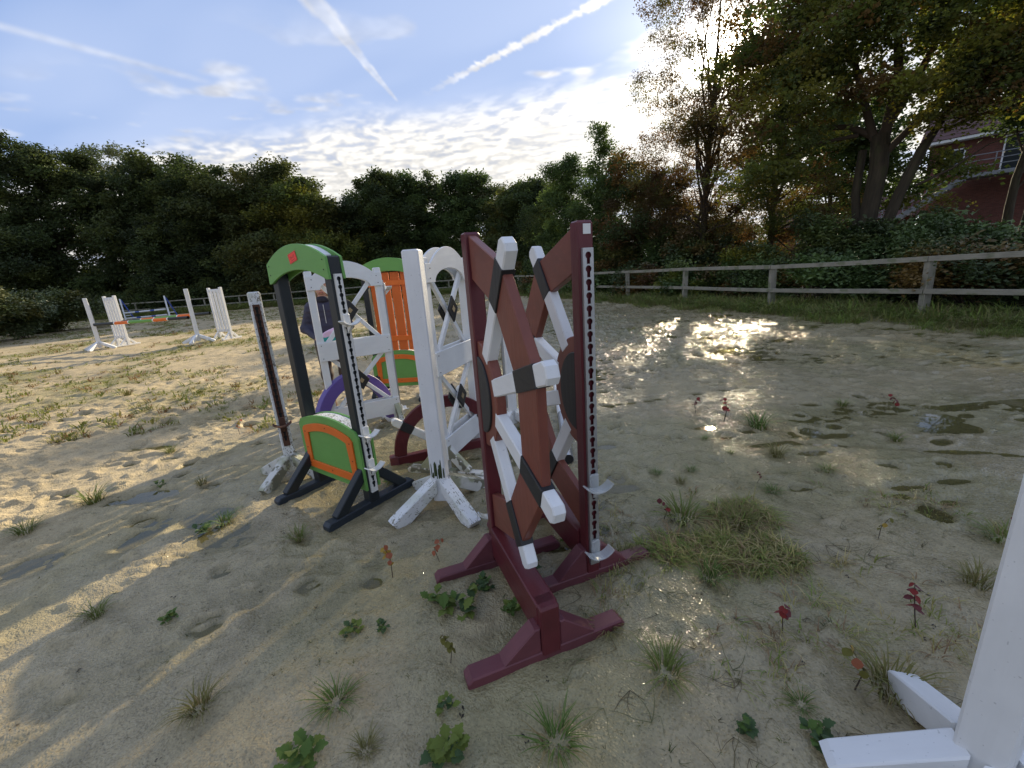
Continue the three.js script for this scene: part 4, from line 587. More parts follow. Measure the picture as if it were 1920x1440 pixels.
{ // the big maple: two stems that part low, heavy limbs, leaves lit from behind
  const [x, z] = P(39.6, 17.2), t = thing('tree', 'big old maple with two thick stems and spreading limbs beside the brick house', 'tree', [x, groundHeight(x, z) - 0.05, z], 0, 'trees along the fence'), r = rng(751);
  const ux = V(Math.cos(39.6 * Math.PI / 180), 0, Math.sin(39.6 * Math.PI / 180)), uz = V(-Math.sin(39.6 * Math.PI / 180), 0, Math.cos(39.6 * Math.PI / 180)), L = (s, y, d = 0) => V(0, y, 0).addScaledVector(ux, s).addScaledVector(uz, d);
  const stem = [tube([L(-0.05, -0.2), L(0.02, 0.8), L(0.08, 2.0), L(0.16, 3.2), L(0.10, 4.1)], [0.34, 0.25, 0.22, 0.22, 0.22], 14), tube([L(-0.16, 1.6, -0.1), L(-0.30, 2.6, -0.15), L(-0.26, 3.8, -0.2)], [0.12, 0.11, 0.11], 10), tube([L(0.22, -0.2), L(0.42, 1.2), L(0.68, 2.4, 0.2), L(1.02, 3.5, 0.2), L(1.5, 4.5, 0.3), L(2.3, 5.6, 0.4), L(3.2, 6.6, 0.5)], [0.17, 0.15, 0.14, 0.125, 0.10, 0.07, 0.035], 10)];
  obj('trunk', stem, M.bark, t);
  const br = [[[0.0, 4.0], [-0.7, 4.5], [-1.6, 4.7], [-2.9, 5.5], [-4.2, 6.0]], [[0.0, 4.0], [-0.4, 5.2], [-0.9, 6.8], [-1.6, 8.6], [-2.2, 10.5]], [[0.1, 4.0], [0.2, 5.6], [0.0, 7.6], [-0.3, 9.8], [-0.2, 12]], [[0.1, 4.0], [0.7, 5.2], [1.3, 7.0], [1.9, 9.2], [2.3, 11.6]], [[0.2, 3.6], [1.0, 4.5], [2.2, 5.9], [3.6, 8.0], [4.4, 10]], [[1.4, 3.9], [2.0, 4.1], [2.8, 4.3], [3.6, 4.6]], [[1.0, 2.6], [1.6, 2.9], [2.3, 3.4], [3.2, 3.6]], [[-0.4, 4.2], [-1.5, 4.2], [-2.6, 3.9], [-3.6, 3.2]]].map((l, i) => { const w = [0.10, 0.11, 0.13, 0.12, 0.10, 0.05, 0.035, 0.06][i]; return tube(l.map(([s, y], k) => L(s + (r() - 0.5) * 0.2, y, (r() - 0.5) * 1.4 * k / 3)), l.map((_, k) => w * (1 - 0.8 * k / (l.length - 1))), 8); });
  const blobs = [[-2.6, 3.5, 0.8, 1.5, 1.1, 1.2], [-1.9, 5.2, 0.9, 1.8, 1.2, 1.5], [-2.9, 7.0, 0.3, 1.8, 1.4, 1.8], [-0.5, 6.2, 0.9, 1.7, 1.1, 1.5], [-1.0, 8.6, 0, 2.2, 1.6, 2.0], [1.2, 6.7, 0.7, 1.8, 1.4, 1.7], [2.6, 5.2, 0.4, 1.5, 1.1, 1.4], [1.9, 8.8, 0, 2.2, 1.6, 2.0], [3.4, 7.0, 0.2, 1.8, 1.5, 1.8], [3.4, 4.4, 0, 1.1, 0.9, 1.1], [0.3, 11, 0, 2.8, 1.6, 2.4], [4.2, 9.6, 0, 2.0, 1.6, 2.0], [1.5, 2.5, -0.9, 1.1, 0.9, 0.9], [0.7, 4.9, 1.4, 1.2, 0.7, 0.9], [2.3, 4.2, 1.2, 0.9, 0.6, 0.8], [1.9, 5.9, 1.3, 1.1, 0.8, 0.9], [2.9, 6.0, 1.0, 1.2, 0.9, 1.1], [1.6, 4.6, 1.1, 0.8, 0.5, 0.7], [2.3, 4.9, 1.1, 0.9, 0.5, 0.7], [2.9, 4.7, 0.9, 0.7, 0.6, 0.6], [2.0, 5.2, 0.6, 0.9, 0.5, 0.8], [2.7, 5.3, 0.4, 0.8, 0.5, 0.8], [1.5, 4.2, 0.9, 0.6, 0.4, 0.6]].map(([s, y, d, a, b, c]) => { const p = L(s, y, d); return [p.x, p.y, p.z, a, b, c]; });
  const cl = foliage(t, 'crown', blobs, 430, 29, 0.48, SPRAY.maple, [...MAPLE, ...GOLD].map((c) => c.map((v) => v * 1.15)), 753, LEAF_THIN, 0.7);
  for (let k = 0; k < 90; k++) { const c = cl[Math.floor(r() * cl.length)], b = blobs[Math.floor(r() * blobs.length)], a = V(b[0], b[1] - 0.3, b[2]); if (a.distanceTo(c) < 2.6) br.push(tube([a, a.clone().lerp(c, 0.5).add(V(0, 0.15, 0)), c], [0.035, 0.022, 0.008], 5)); }
  obj('branches', br, M.twig, t);
}
// shrubs in front of the trees
function shrub(label, x, z, H, W, pal, seed, o = {}) {
  const t = thing('shrub', label, 'shrub', [x, groundHeight(x, z) - 0.03, z], 0, o.group ?? 'shrubs behind the fence'), r = rng(seed), blobs = [];
  for (let i = 0; i < 4; i++) blobs.push([(r() - 0.5) * W * 0.6, H * (0.3 + 0.4 * r()), (r() - 0.5) * W * 0.5, W * (0.28 + 0.16 * r()), H * (0.26 + 0.14 * r()), W * (0.26 + 0.14 * r())]);
  const cl = foliage(t, 'foliage', blobs, o.clumps ?? 55, o.per ?? 30, o.spread ?? 0.24, o.spray ?? SPRAY.shrub, pal.map((c) => c.map((v) => v * 1.25)), seed, LEAF_GLOSSY, o.size ?? 1), st = [];
  for (let i = 0; i < 9; i++) { const c = cl[Math.floor(r() * cl.length)]; st.push(tube([V((r() - 0.5) * 0.3, -0.1, (r() - 0.5) * 0.3), V(c.x * 0.4, c.y * 0.55, c.z * 0.4), c], [0.02, 0.013, 0.005], 5)); }
  obj('stems', st, M.twig, t);
}
{
  const pals = [MIDG, [...DARK, ...MIDG], [...MIDG, ...GOLD], [...DARK, ...BROWN]], look = ['mid-green', 'dark green', 'yellow-green', 'brownish']; let s = 0;
  for (let i = -2.4, k = 0; i < 9.4; i += 0.78, k++) {
    const r = rng(900 + k), off = (k < 6 ? 0.95 : 0.5) + 0.6 * r(), x = FX + FVX * i + off * -FVZ / FL, z = FZ + FVZ * i + off * FVX / FL, far = i > 3;
    shrub(`${look[k % 4]} low shrub close behind the right fence, number ${k + 1} counted from the near end`.replace(/, number.*$/, `, ${['first', 'second', 'third', 'fourth', 'fifth', 'sixth', 'seventh', 'eighth', 'ninth', 'tenth', 'eleventh', 'twelfth', 'thirteenth', 'fourteenth', 'fifteenth', 'sixteenth'][k]} from its near end`), x, z, 0.95 + 0.9 * r() * r(), 2.0 + 0.7 * r(), pals[k % 4], 910 + k * 3, { size: far ? 1.35 : 1.1, clumps: 46, per: 30 });
    const off2 = 2.5 + 0.9 * r(), x2 = FX + FVX * (i + 0.4) + off2 * -FVZ / FL, z2 = FZ + FVZ * (i + 0.4) + off2 * FVX / FL;
    shrub(`${look[(k + 1) % 4]} tall shrub, second line behind the right fence, ${['first', 'second', 'third', 'fourth', 'fifth', 'sixth', 'seventh', 'eighth', 'ninth', 'tenth', 'eleventh', 'twelfth', 'thirteenth', 'fourteenth', 'fifteenth', 'sixteenth'][k]} from its near end`, x2, z2, (k < 6 ? 1.35 : 2.2) + 1.1 * r(), 2.2 + 0.9 * r(), pals[(k + 1) % 4], 960 + k * 3, { size: far ? 1.5 : 1.2, clumps: 60, per: 30, group: 'tall shrubs behind the fence' });
  }
}
{ // brambles that close the gaps under the shrubs
  const r = rng(1071), b = [], t = new THREE.Group(); t.name = 'undergrowth'; tag(t, 'tangled brambles filling the ground under the shrubs behind the right fence', 'undergrowth', null, 'stuff'); scene.add(t);
  for (let i = -3; i < 9.6; i += 0.45) for (const off of [1.7, 3.6, 5.2]) b.push([FX + FVX * i + off * -FVZ / FL, 0.55 + 0.2 * r() + 0.05 * off, FZ + FVZ * i + off * FVX / FL, 1.1, 0.55 + 0.25 * r(), 1.1]);
  foliage(t, 'foliage', b, 520, 26, 0.26, SPRAY.shrub, [...DARK, ...MIDG, ...BROWN], 1073, LEAF_GLOSSY, 1.25);
}
[[-51.5, 31, 3.0, 4.6, 'pale willow-like bush cut off by the picture edge'], [-48.6, 33.5, 2.5, 4.2, 'pale bush at the end of the far fence'], [-46.4, 38, 2.3, 4.0, 'smaller pale bush right of the one at the far fence end']].forEach(([az, D, H, W, l], i) => { const [x, z] = P(az, D); shrub(l, x, z, H, W, [...PALE, ...OLIVE], 1100 + i * 5, { spray: SPRAY.mid, clumps: 110, per: 34, spread: 0.34, size: 1.2, group: 'pale bushes beside the far fence' }); });
{ // the bramble hedge behind the far fence
  const t = thing('hedge', 'long dense bramble hedge behind the far fence below the dark trees', 'hedge', [0, 0, -43]), blobs = []; const r = rng(1201);
  for (let x = 1; x > -62; x -= 2.1) blobs.push([x, 1.15 + 0.3 * r(), (r() - 0.5), 1.7, 1.25 + 0.4 * r(), 1.0]);
  foliage(t, 'foliage', blobs, 900, 20, 0.34, SPRAY.mid, [...PALE, ...OLIVE, ...MIDG].map((c) => c.map((v) => v * 1.2)), 1203, LEAF, 1.5);
  const t2 = thing('hedge', 'dark undergrowth hedge filling the space under the row of trees', 'hedge', [0, 0, -48.5]), b2 = []; for (let x = 12; x > -75; x -= 3) b2.push([x, 2.0, (r() - 0.5) * 2, 2.3, 2.2 + 0.8 * r(), 1.4]);
  foliage(t2, 'foliage', b2, 700, 26, 0.6, SPRAY.far, DARK, 1207, LEAF, 1.15);
}

// ---------------------------------------------------------------- the brick house behind the maple
{
  const a = 49 * Math.PI / 180, O = V(42 * Math.sin(a), 0, -42 * Math.cos(a)), t = thing('brick_house', 'dark red brick house with an outside steel staircase behind the maple', 'house', [O.x, 0, O.z], -a);
  const brick = tex(512, 512, (u, v) => { const row = Math.floor(v * 32), x = u * 12 + (row % 2) * 0.5, fx = x - Math.floor(x), fy = v * 32 - row, m = fx < 0.05 || fy < 0.14, n = hash2(mod(Math.floor(x), 12), row, 5), k = 0.75 + 0.45 * n + 0.2 * (fbm(u * 40, v * 40, 3, 7, 40) - 0.5); return m ? [0.42, 0.38, 0.34] : [0.52 * k, 0.20 * k, 0.15 * k]; }); brick.repeat.set(1 / 2.4, 1 / 2.2);
  const mBrick = new THREE.MeshStandardMaterial({ color: RGB(0.27, 0.22, 0.21), map: brick, bumpMap: brick, bumpScale: 0.01, roughness: 0.9 }), mRoof = new THREE.MeshStandardMaterial({ color: RGB(0.10, 0.045, 0.04), roughness: 0.8, map: scuffPaint }), glass = new THREE.MeshPhysicalMaterial({ color: RGB(0.03, 0.035, 0.04), roughness: 0.06, specularIntensity: 1 });
  obj('wall', at(bar(14, 7.8, 0.4, 0.01), 3.0, 3.9, -0.2), mBrick, t); obj('side_wall', at(bar(0.4, 7.8, 9, 0.01), -3.8, 3.9, -4.9), mBrick, t);
  obj('eave', at(bar(14.6, 0.22, 1.0, 0.02), 3.0, 7.75, 0.1), M.white, t);
  for (let i = 0; i < 9; i++) obj('roof_course', at(bar(15, 0.05, 0.62, 0.01), 3.0, 7.98 + i * 0.28, 0.35 - i * 0.48, 0.5, 0, 0), mRoof, t);
  const win = (n, x, y, w, h) => { const f = obj(n, [at(bar(w, 0.08, 0.1), x, y + h / 2, 0.04), at(bar(w, 0.08, 0.1), x, y - h / 2, 0.04), at(bar(0.08, h - 0.09, 0.1), x - w / 2 + 0.04, y, 0.04), at(bar(0.08, h - 0.09, 0.1), x + w / 2 - 0.04, y, 0.04)], M.white, t); obj('pane', at(bar(w - 0.16, h - 0.1, 0.02, 0.002), x, y, 0.03), glass, f); };
  win('window', -2.75, 6.55, 0.95, 1.25); win('glass_door', -0.1, 6.45, 1.15, 2.05); win('glass_door', 1.15, 6.45, 1.15, 2.05); win('window', 5, 6.5, 1.2, 1.3);
  const grey = new THREE.MeshPhysicalMaterial({ color: RGB(0.30, 0.32, 0.36), metalness: 0.6, roughness: 0.5 });
  const st = thing('steel_staircase', 'grey steel staircase and balcony on the wall of the brick house', 'staircase', [O.x, 0, O.z], -a);
  obj('balcony_floor', at(bar(9, 0.22, 1.5, 0.01), 2.5, 5.30, 0.96), grey, st);
  for (const z of [0.55, 1.55]) obj('stringer', between(V(-2.0, 5.32, z), V(-8.4, 0.9, z), 0.06, 0.26), grey, st);
  for (let i = 0; i < 20; i++) obj('tread', at(bar(0.30, 0.04, 0.92, 0.004), -2.2 - i * 0.315, 5.16 - i * 0.2175, 1.05), grey, st);
  const R = []; for (const h of [1.05, 0.72, 0.4]) { obj('handrail', between(V(-2.0, 5.4 + h, 1.62), V(6.9, 5.4 + h, 1.62), 0.045, 0.045), grey, st); obj('handrail', between(V(-2.03, 5.4 + h, 1.62), V(-8.4, 1.0 + h, 1.62), 0.045, 0.045), grey, st); }
  for (let i = 0; i < 9; i++) obj('railing_post', at(bar(0.05, 1.05, 0.05, 0.004), -1.9 + i * 1.05, 5.93, 1.66), grey, st); for (let i = 0; i < 6; i++) obj('railing_post', at(bar(0.05, 1.02, 0.05, 0.004), -2.6 - i * 1.05, 5.5 - i * 0.725, 1.66), grey, st);
  // a lower brick outbuilding to the left of it
  const a2 = 37.5 * Math.PI / 180, o2 = thing('outbuilding', 'low brick outbuilding with a tiled roof seen left of the maple trunk', 'building', [44 * Math.sin(a2), 0, -44 * Math.cos(a2)], -a2);
  obj('wall', at(bar(9, 3.6, 0.4, 0.01), 0, 1.8, 0), mBrick, o2); for (let i = 0; i < 7; i++) obj('roof_course', at(bar(9.6, 0.05, 0.6, 0.01), 0, 3.62 + i * 0.26, 0.4 - i * 0.46, 0.5, 0, 0), mRoof, o2);
  win.call; const f2 = obj('window', [at(bar(2.4, 0.1, 0.1), -1.5, 3.1, 0.25), at(bar(2.4, 0.1, 0.1), -1.5, 2.2, 0.25), ...[-2.65, -1.9, -1.1, -0.35].map((x) => at(bar(0.08, 0.78, 0.1), x, 2.65, 0.25))], M.white, o2); obj('pane', at(bar(2.2, 0.78, 0.02, 0.002), -1.5, 2.65, 0.222), glass, f2);
}

// ---------------------------------------------------------------- plants on the sand
function bladeGeometry(seed, n, h, spread, lean, w = 0.006) {
  const r = rng(seed), pos = [], idx = []; let k = 0;
  for (let i = 0; i < n; i++) {
    const a = r() * 6.283, d = spread * Math.sqrt(r()), bx = Math.cos(a) * d, bz = Math.sin(a) * d, H = h * (0.55 + 0.6 * r()), ang = a + (r() - 0.5) * 1.4, out = H * lean * (0.4 + 0.9 * r()), ca = Math.cos(ang), sa = Math.sin(ang), px = -sa, pz = ca, ww = w * (0.7 + 0.6 * r());
    for (const [s, q] of [[0, 1], [0.4, 0.9], [0.75, 0.6]]) { const o = out * s * s, y = H * s * (1 - 0.28 * lean * s); for (const m of [-1, 1]) pos.push(bx + ca * o + px * ww * q * m * 0.5, y, bz + sa * o + pz * ww * q * m * 0.5); }
    pos.push(bx + ca * out, H * (1 - 0.28 * lean) - 0.12 * lean * H, bz + sa * out); idx.push(k, k + 1, k + 3, k, k + 3, k + 2, k + 2, k + 3, k + 5, k + 2, k + 5, k + 4, k + 4, k + 5, k + 6); k += 7;
  }
  const g = new THREE.BufferGeometry(); g.setAttribute('position', new THREE.Float32BufferAttribute(pos, 3)); g.setIndex(idx); const o = g.toNonIndexed(); o.computeVertexNormals(); return o;
}
const green = (r, g, b) => new THREE.MeshPhysicalMaterial({ color: RGB(r, g, b), roughness: 0.75, transmission: 0.35, thickness: 0, specularIntensity: 0.4, side: THREE.DoubleSide });
const GR = [green(0.12, 0.19, 0.040), green(0.17, 0.21, 0.05), green(0.20, 0.19, 0.06)], dry = green(0.30, 0.24, 0.11);
const ord = ['first', 'second', 'third'];
{ // single grass tufts
  const geos = [0, 1, 2, 3].map((i) => bladeGeometry(1300 + i, 64, 0.145, 0.05, 0.95, 0.0055)), dryGeos = [0, 1].map((i) => bladeGeometry(1310 + i, 26, 0.12, 0.055, 1.25, 0.004));
  const spots = [[2.26, -3.63, 1.6, 'pale upright grass tuft on the wet sand, largest toward the fence'], [0.99, -2.26, 1.5, 'spiky green grass tuft at the edge of the brown grass patch'], [1.25, -1.12, 1.1, 'bright green grass tuft touching the white foot near the corner'], [1.66, -3.42, 0.5, 'tiny tuft beside the two red seedlings'], [1.74, -3.12, 0.4, 'tiny tuft left of the long flat tuft'], [1.16, -2.71, 0.5, 'small dark tuft near the sky-lit puddle'], [1.30, -2.86, 0.5, 'small tuft just above the one near the puddle'], [3.11, -3.14, 0.8, 'tuft near the bright puddle on the right'], [2.05, -3.02, 1.0, 'long flat grass tuft in the middle of the wet sand'], [1.71, -2.52, 0.7, 'low tuft above the brown grass patch'], [2.22, -2.71, 0.7, 'loose pale tuft with spread blades above the grass patch'], [1.30, -2.17, 1.2, 'tall thin tuft rising at the back of the grass patch'], [0.91, -1.74, 0.9, 'olive tuft on the camera side of the grass patch'], [-3.46, -3.10, 1.3, 'bright sunlit tuft between two long shadows'], [-6.39, -6.79, 1.2, 'sunlit weed tuft alone on the dry sand'], [-3.34, -5.39, 1.0, 'tuft behind the weathered white post'], [-3.57, -4.06, 0.8, 'tuft beside the olive puddle on the left'], [-2.66, -3.23, 0.7, 'tuft on the lit strip left of the weathered post'], [-0.76, -1.25, 0.8, 'yellowish tuft low in the picture left of the brown foot'], [0.51, -1.26, 1.0, 'dry tuft right of the nearest brown foot'], [0.54, -1.94, 0.9, 'tuft at the right end of the brown foot'], [0.06, -1.06, 0.9, 'dark tuft below the nearest brown foot'], [-2.22, -1.81, 0.7, 'straggly tuft on the lit strip at the left'], [-1.30, -1.27, 0.8, 'grey-green tuft in the shade at the lower left'], [0.92, -1.10, 0.5, 'small tuft between the two white feet in the corner'], [2.54, -1.89, 1.2, 'long-bladed tuft by the white post at the edge'], [2.07, -1.59, 0.9, 'mossy tuft beside the white post at the edge'], [-2.11, -2.66, 0.9, 'dark tuft in the shallow puddle before the green wing'], [-1.44, -2.37, 0.8, 'tuft in front of the black foot of the green wing'], [-0.59, -1.07, 0.5, 'tiny tuft at the lower edge of the picture'], [1.04, -2.86, 0.5, 'tiny tuft beside the steel hole strip'], [3.36, -4.02, 0.8, 'dark tuft near the far water streaks'], [0.34, -1.50, 0.8, 'tuft against the end of the nearest brown foot'], [0.03, -1.69, 0.6, 'tuft under the brown beam'], [-3.54, -2.68, 1.0, 'shaded tuft at the left picture edge']];
  spots.forEach(([x, z, s, l], i) => { const t = thing('grass_tuft', l, 'grass tuft', [x, groundHeight(x, z) - 0.006, z], i * 2.4, 'tufts on the sand'); t.scale.set(s * 0.95, s * (0.55 + 0.45 * hash2(i, 3)), s * 0.95); obj('blades', geos[i % 4], GR[i % 3], t); obj('dry_blades', dryGeos[i % 2], dry, t); });
}
{ // seedlings with coloured leaves on a thin stem
  const leaf = (() => { const g = new THREE.BufferGeometry(), p = [], ring = [[0, 0], [0.35, 0.22], [0.5, 0.5], [0.36, 0.78], [0, 1], [-0.36, 0.78], [-0.5, 0.5], [-0.35, 0.22]]; for (let i = 0; i < 8; i++) { const a = ring[i], b = ring[(i + 1) % 8], y = (q) => 0.10 * Math.abs(q[0]) - 0.18 * q[1] * q[1]; p.push(0, y([0, 0.5]), 0.5, a[0], y(a), a[1], b[0], y(b), b[1]); } g.setAttribute('position', new THREE.Float32BufferAttribute(p, 3)); g.computeVertexNormals(); return g; })();
  const red = green(0.26, 0.035, 0.03), rust = green(0.36, 0.12, 0.06), yellow = green(0.40, 0.27, 0.05), olive = green(0.16, 0.15, 0.03), maroon = green(0.16, 0.04, 0.045);
  [[-0.72, -1.93, 1.2, [yellow, rust, yellow], 'yellow-leaved seedling on a bent stem left of the brown feet'], [-0.48, -2.03, 0.9, [rust], 'orange-leaved seedling at the tip of the brown foot'], [1.05, -1.40, 1.0, [red, red, maroon], 'bright red seedling below the grass patch'], [1.59, -1.38, 1.2, [maroon, red], 'dusky red seedling right of the grass patch'], [1.15, -1.15, 1.25, [rust, olive, olive, yellow], 'olive and orange seedling beside the bright tuft'], [1.89, -4.10, 1.2, [red, maroon], 'red seedling standing in the shining wet sand'], [2.04, -3.82, 1.5, [red, red, maroon], 'tall red seedling beside the pale grass tuft'], [3.72, -3.84, 1.1, [maroon, red], 'lone red seedling near the far water streaks'], [1.67, -2.64, 0.6, [maroon], 'tiny red seedling above the grass patch'], [2.71, -1.99, 0.9, [maroon], 'dark purple seedling by the picture edge'], [-3.11, -4.48, 1.1, [rust, yellow], 'orange seedling near the weathered white post'], [0.88, -2.28, 1.0, [maroon, red], 'reddish seedling behind the spiky tuft'], [-0.34, -1.39, 0.9, [olive], 'thin olive seedling left of the nearest brown foot'], [1.94, -1.96, 0.9, [olive, yellow], 'yellowish seedling at the right end of the grass patch']].forEach(([x, z, s, mats, l], i) => {
    const r = rng(1400 + i), t = thing('seedling', l, 'seedling', [x, groundHeight(x, z) - 0.005, z], r() * 6, 'seedlings on the sand'), b = V((r() - 0.5) * 0.05, 0.09 * s, (r() - 0.5) * 0.05), c = V((r() - 0.5) * 0.07, 0.16 * s, (r() - 0.5) * 0.07);
    obj('stem', tube([V(0, 0, 0), b, c], [0.0022 * s, 0.0018 * s, 0.0012 * s], 6), M.twig, t); const n = 7 + Math.floor(r() * 4);
    for (let k = 0; k < n; k++) { const q = 0.45 + 0.55 * k / (n - 1), p = q < 0.5 ? V(0, 0, 0).lerp(b, q * 2) : b.clone().lerp(c, q * 2 - 1), m = obj('leaf', leaf, mats[k % mats.length], t); m.position.copy(p); m.rotation.set(0.1 + r() * 0.9, k * 2.4 + r(), (r() - 0.5) * 0.6, 'YXZ'); m.scale.setScalar((0.022 + 0.014 * r()) * s); }
  });
  // broad-leaved weeds close to the sand
  const wl = (() => { const g = new THREE.BufferGeometry(), p = [], N = 11, e = []; for (let i = 0; i <= N; i++) { const a = i / N * Math.PI, w = 0.34 * Math.sin(a) * (1 + 0.28 * Math.sin(i * 2.6)); e.push([w, i / N]); } for (let i = 0; i < N; i++) for (const m of [-1, 1]) { const A = e[i], B = e[i + 1], y = (q) => 0.35 * q[1] - 0.42 * q[1] * q[1] + 0.18 * q[0]; p.push(0, 0.35 * A[1] - 0.42 * A[1] ** 2, A[1], A[0] * m, y(A), A[1], B[0] * m, y(B), B[1], 0, 0.35 * A[1] - 0.42 * A[1] ** 2, A[1], B[0] * m, y(B), B[1], 0, 0.35 * B[1] - 0.42 * B[1] ** 2, B[1]); } g.setAttribute('position', new THREE.Float32BufferAttribute(p, 3)); g.computeVertexNormals(); return g; })();
  const wm = [green(0.10, 0.17, 0.035), green(0.16, 0.21, 0.04), green(0.07, 0.12, 0.045)];
  [[-0.38, -1.69, 1.2, 'leafy green weed nearest the left tip of the brown foot'], [-0.29, -1.68, 1.3, 'large leafy weed under the brown beam'], [-0.23, -1.82, 1.0, 'dark leafy weed beside the far brown foot'], [-0.45, -1.73, 1.0, 'yellow-green weed left of the leafy clump by the brown wing'], [-0.82, -1.59, 0.7, 'small grey-green weed on the bare sand'], [-0.68, -1.59, 0.6, 'small bright weed right of the grey-green one'], [-0.81, -1.06, 1.1, 'green weed at the lower picture edge, left'], [-0.30, -1.03, 1.2, 'light green weed at the lower picture edge, middle'], [-2.18, -2.57, 1.2, 'dark weed in the shallow puddle on the left'], [-1.79, -1.75, 0.7, 'small weed between the lit strips'], [-0.33, -1.20, 0.7, 'bluish weed left of the nearest brown foot tip'], [0.69, -1.03, 0.7, 'small weed right below the nearest brown foot'], [0.29, -2.13, 1.0, 'weed between the two brown wings'], [0.01, -1.91, 0.9, 'weed inside the brown wing above its beam'], [0.90, -0.99, 0.8, 'pale round-leaved weed between the white feet'], [-0.08, -1.63, 0.8, 'weed against the brown beam'], [-3.08, -3.31, 0.8, 'weed on the sunlit sand at the left'], [-1.60, -3.53, 0.9, 'weed behind the black foot of the near green wing'], [-1.21, -3.21, 1.2, 'leafy weed between the green wing and the half wheel'], [-1.01, -3.04, 1.0, 'weed beside the end of the half wheel']].forEach(([x, z, s, l], i) => {
    const r = rng(1500 + i), t = thing('weed_plant', l, 'weed', [x, groundHeight(x, z) - 0.004, z], r() * 6, 'weeds on the sand'), n = 15 + Math.floor(r() * 9);
    for (let k = 0; k < n; k++) { const m = obj('leaf', wl, wm[(i + (k % 3 === 0 ? 1 : 0)) % 3], t), q = r(); m.position.set((r() - 0.5) * 0.07 * s, 0.004 + 0.035 * q * s, (r() - 0.5) * 0.07 * s); m.rotation.set(-0.75 * q + 0.05, k * 2.4 + r() * 0.5, (r() - 0.5) * 0.4, 'YXZ'); m.scale.setScalar((0.032 + 0.026 * r()) * s); }
  });
}
const carpet = (name, label, category, geo, mat, spots, pal, parentPos = [0, 0, 0]) => {
  const mats = [], cols = [], q = new THREE.Quaternion(), e = new THREE.Euler(); spots.forEach(([x, y, z, s, a, c]) => { mats.push(new THREE.Matrix4().compose(V(x, y, z), q.setFromEuler(e.set((hash2(mats.length, 7) - 0.5) * 0.5, a, (hash2(mats.length, 8) - 0.5) * 0.5)), V(s, s * (0.7 + 0.6 * hash2(mats.length, 9)), s))); const p = pal[Math.floor(c * pal.length) % pal.length], t = 0.8 + 0.4 * hash2(mats.length, 10); cols.push(RGB(p[0] * t, p[1] * t, p[2] * t)); });
  const m = copies(name, geo, mat, mats, cols, scene); return tag(m, label, category, null, 'stuff');
};
const gw = new THREE.MeshPhysicalMaterial({ color: 0xffffff, roughness: 0.8, transmission: 0.35, thickness: 0, specularIntensity: 0.3, side: THREE.DoubleSide });
{ // the matted olive-brown grass patch right of the brown wings
  const r = rng(1601), s = []; for (let i = 0; i < 2400; i++) { const a = r() * 6.283, d = Math.pow(r(), 0.6), x = 1.28 + Math.cos(a) * 0.70 * d + 0.10 * (r() - 0.5), z = -1.97 + Math.sin(a) * 0.40 * d - 0.14 * Math.cos(a) * d; if (fbm(x * 3, z * 3, 3, 1603) < 0.34 + 0.28 * d) continue; s.push([x, groundHeight(x, z) - 0.004, z, 0.30 + 0.5 * r(), r() * 6, r()]); }
  for (let i = 0; i < 900; i++) { const x = 0.35 + r() * 2.3, z = -1.0 - r() * 1.6; if (fbm(x * 2.2, z * 2.2, 3, 1607) < 0.56) continue; s.push([x, groundHeight(x, z) - 0.004, z, 0.25 + 0.4 * r(), r() * 6, r()]); }
  carpet('grass_patch', 'matted olive and brown grass growing in a patch beside the brown wings', 'grass', bladeGeometry(1609, 7, 0.11, 0.06, 1.9, 0.008), gw, s, [[0.38, 0.34, 0.12], [0.28, 0.30, 0.08], [0.46, 0.38, 0.18], [0.20, 0.26, 0.06], [0.30, 0.20, 0.11]]);
}
{ // low weeds that green the sand towards the far fence
  const r = rng(1621), s = []; for (let i = 0; i < 60000 && s.length < 17000; i++) { const z = -4.5 - 34 * Math.pow(r(), 1.25), x = 6 - 50 * r(); if (fenceSide(x, z) > -1) continue; const w = wetness(x, z), m = fbm(x * 0.6, z * 0.6, 4, 257), g = fbm(x * 1.7, z * 1.7, 3, 1627); if (m * 0.6 + g * 0.5 - 0.25 * w < 0.585 - 0.05 * sstep(8, 22, -z)) continue; s.push([x, groundHeight(x, z) - 0.004, z, 0.6 + 0.9 * r(), r() * 6, r()]); }
  carpet('ground_weeds', 'low yellow-green weeds scattered over the sand towards the far fence', 'weeds', bladeGeometry(1629, 12, 0.075, 0.07, 1.2, 0.010), gw, s, [[0.24, 0.26, 0.06], [0.20, 0.22, 0.05], [0.28, 0.26, 0.08], [0.17, 0.20, 0.045], [0.26, 0.16, 0.07]]);
}
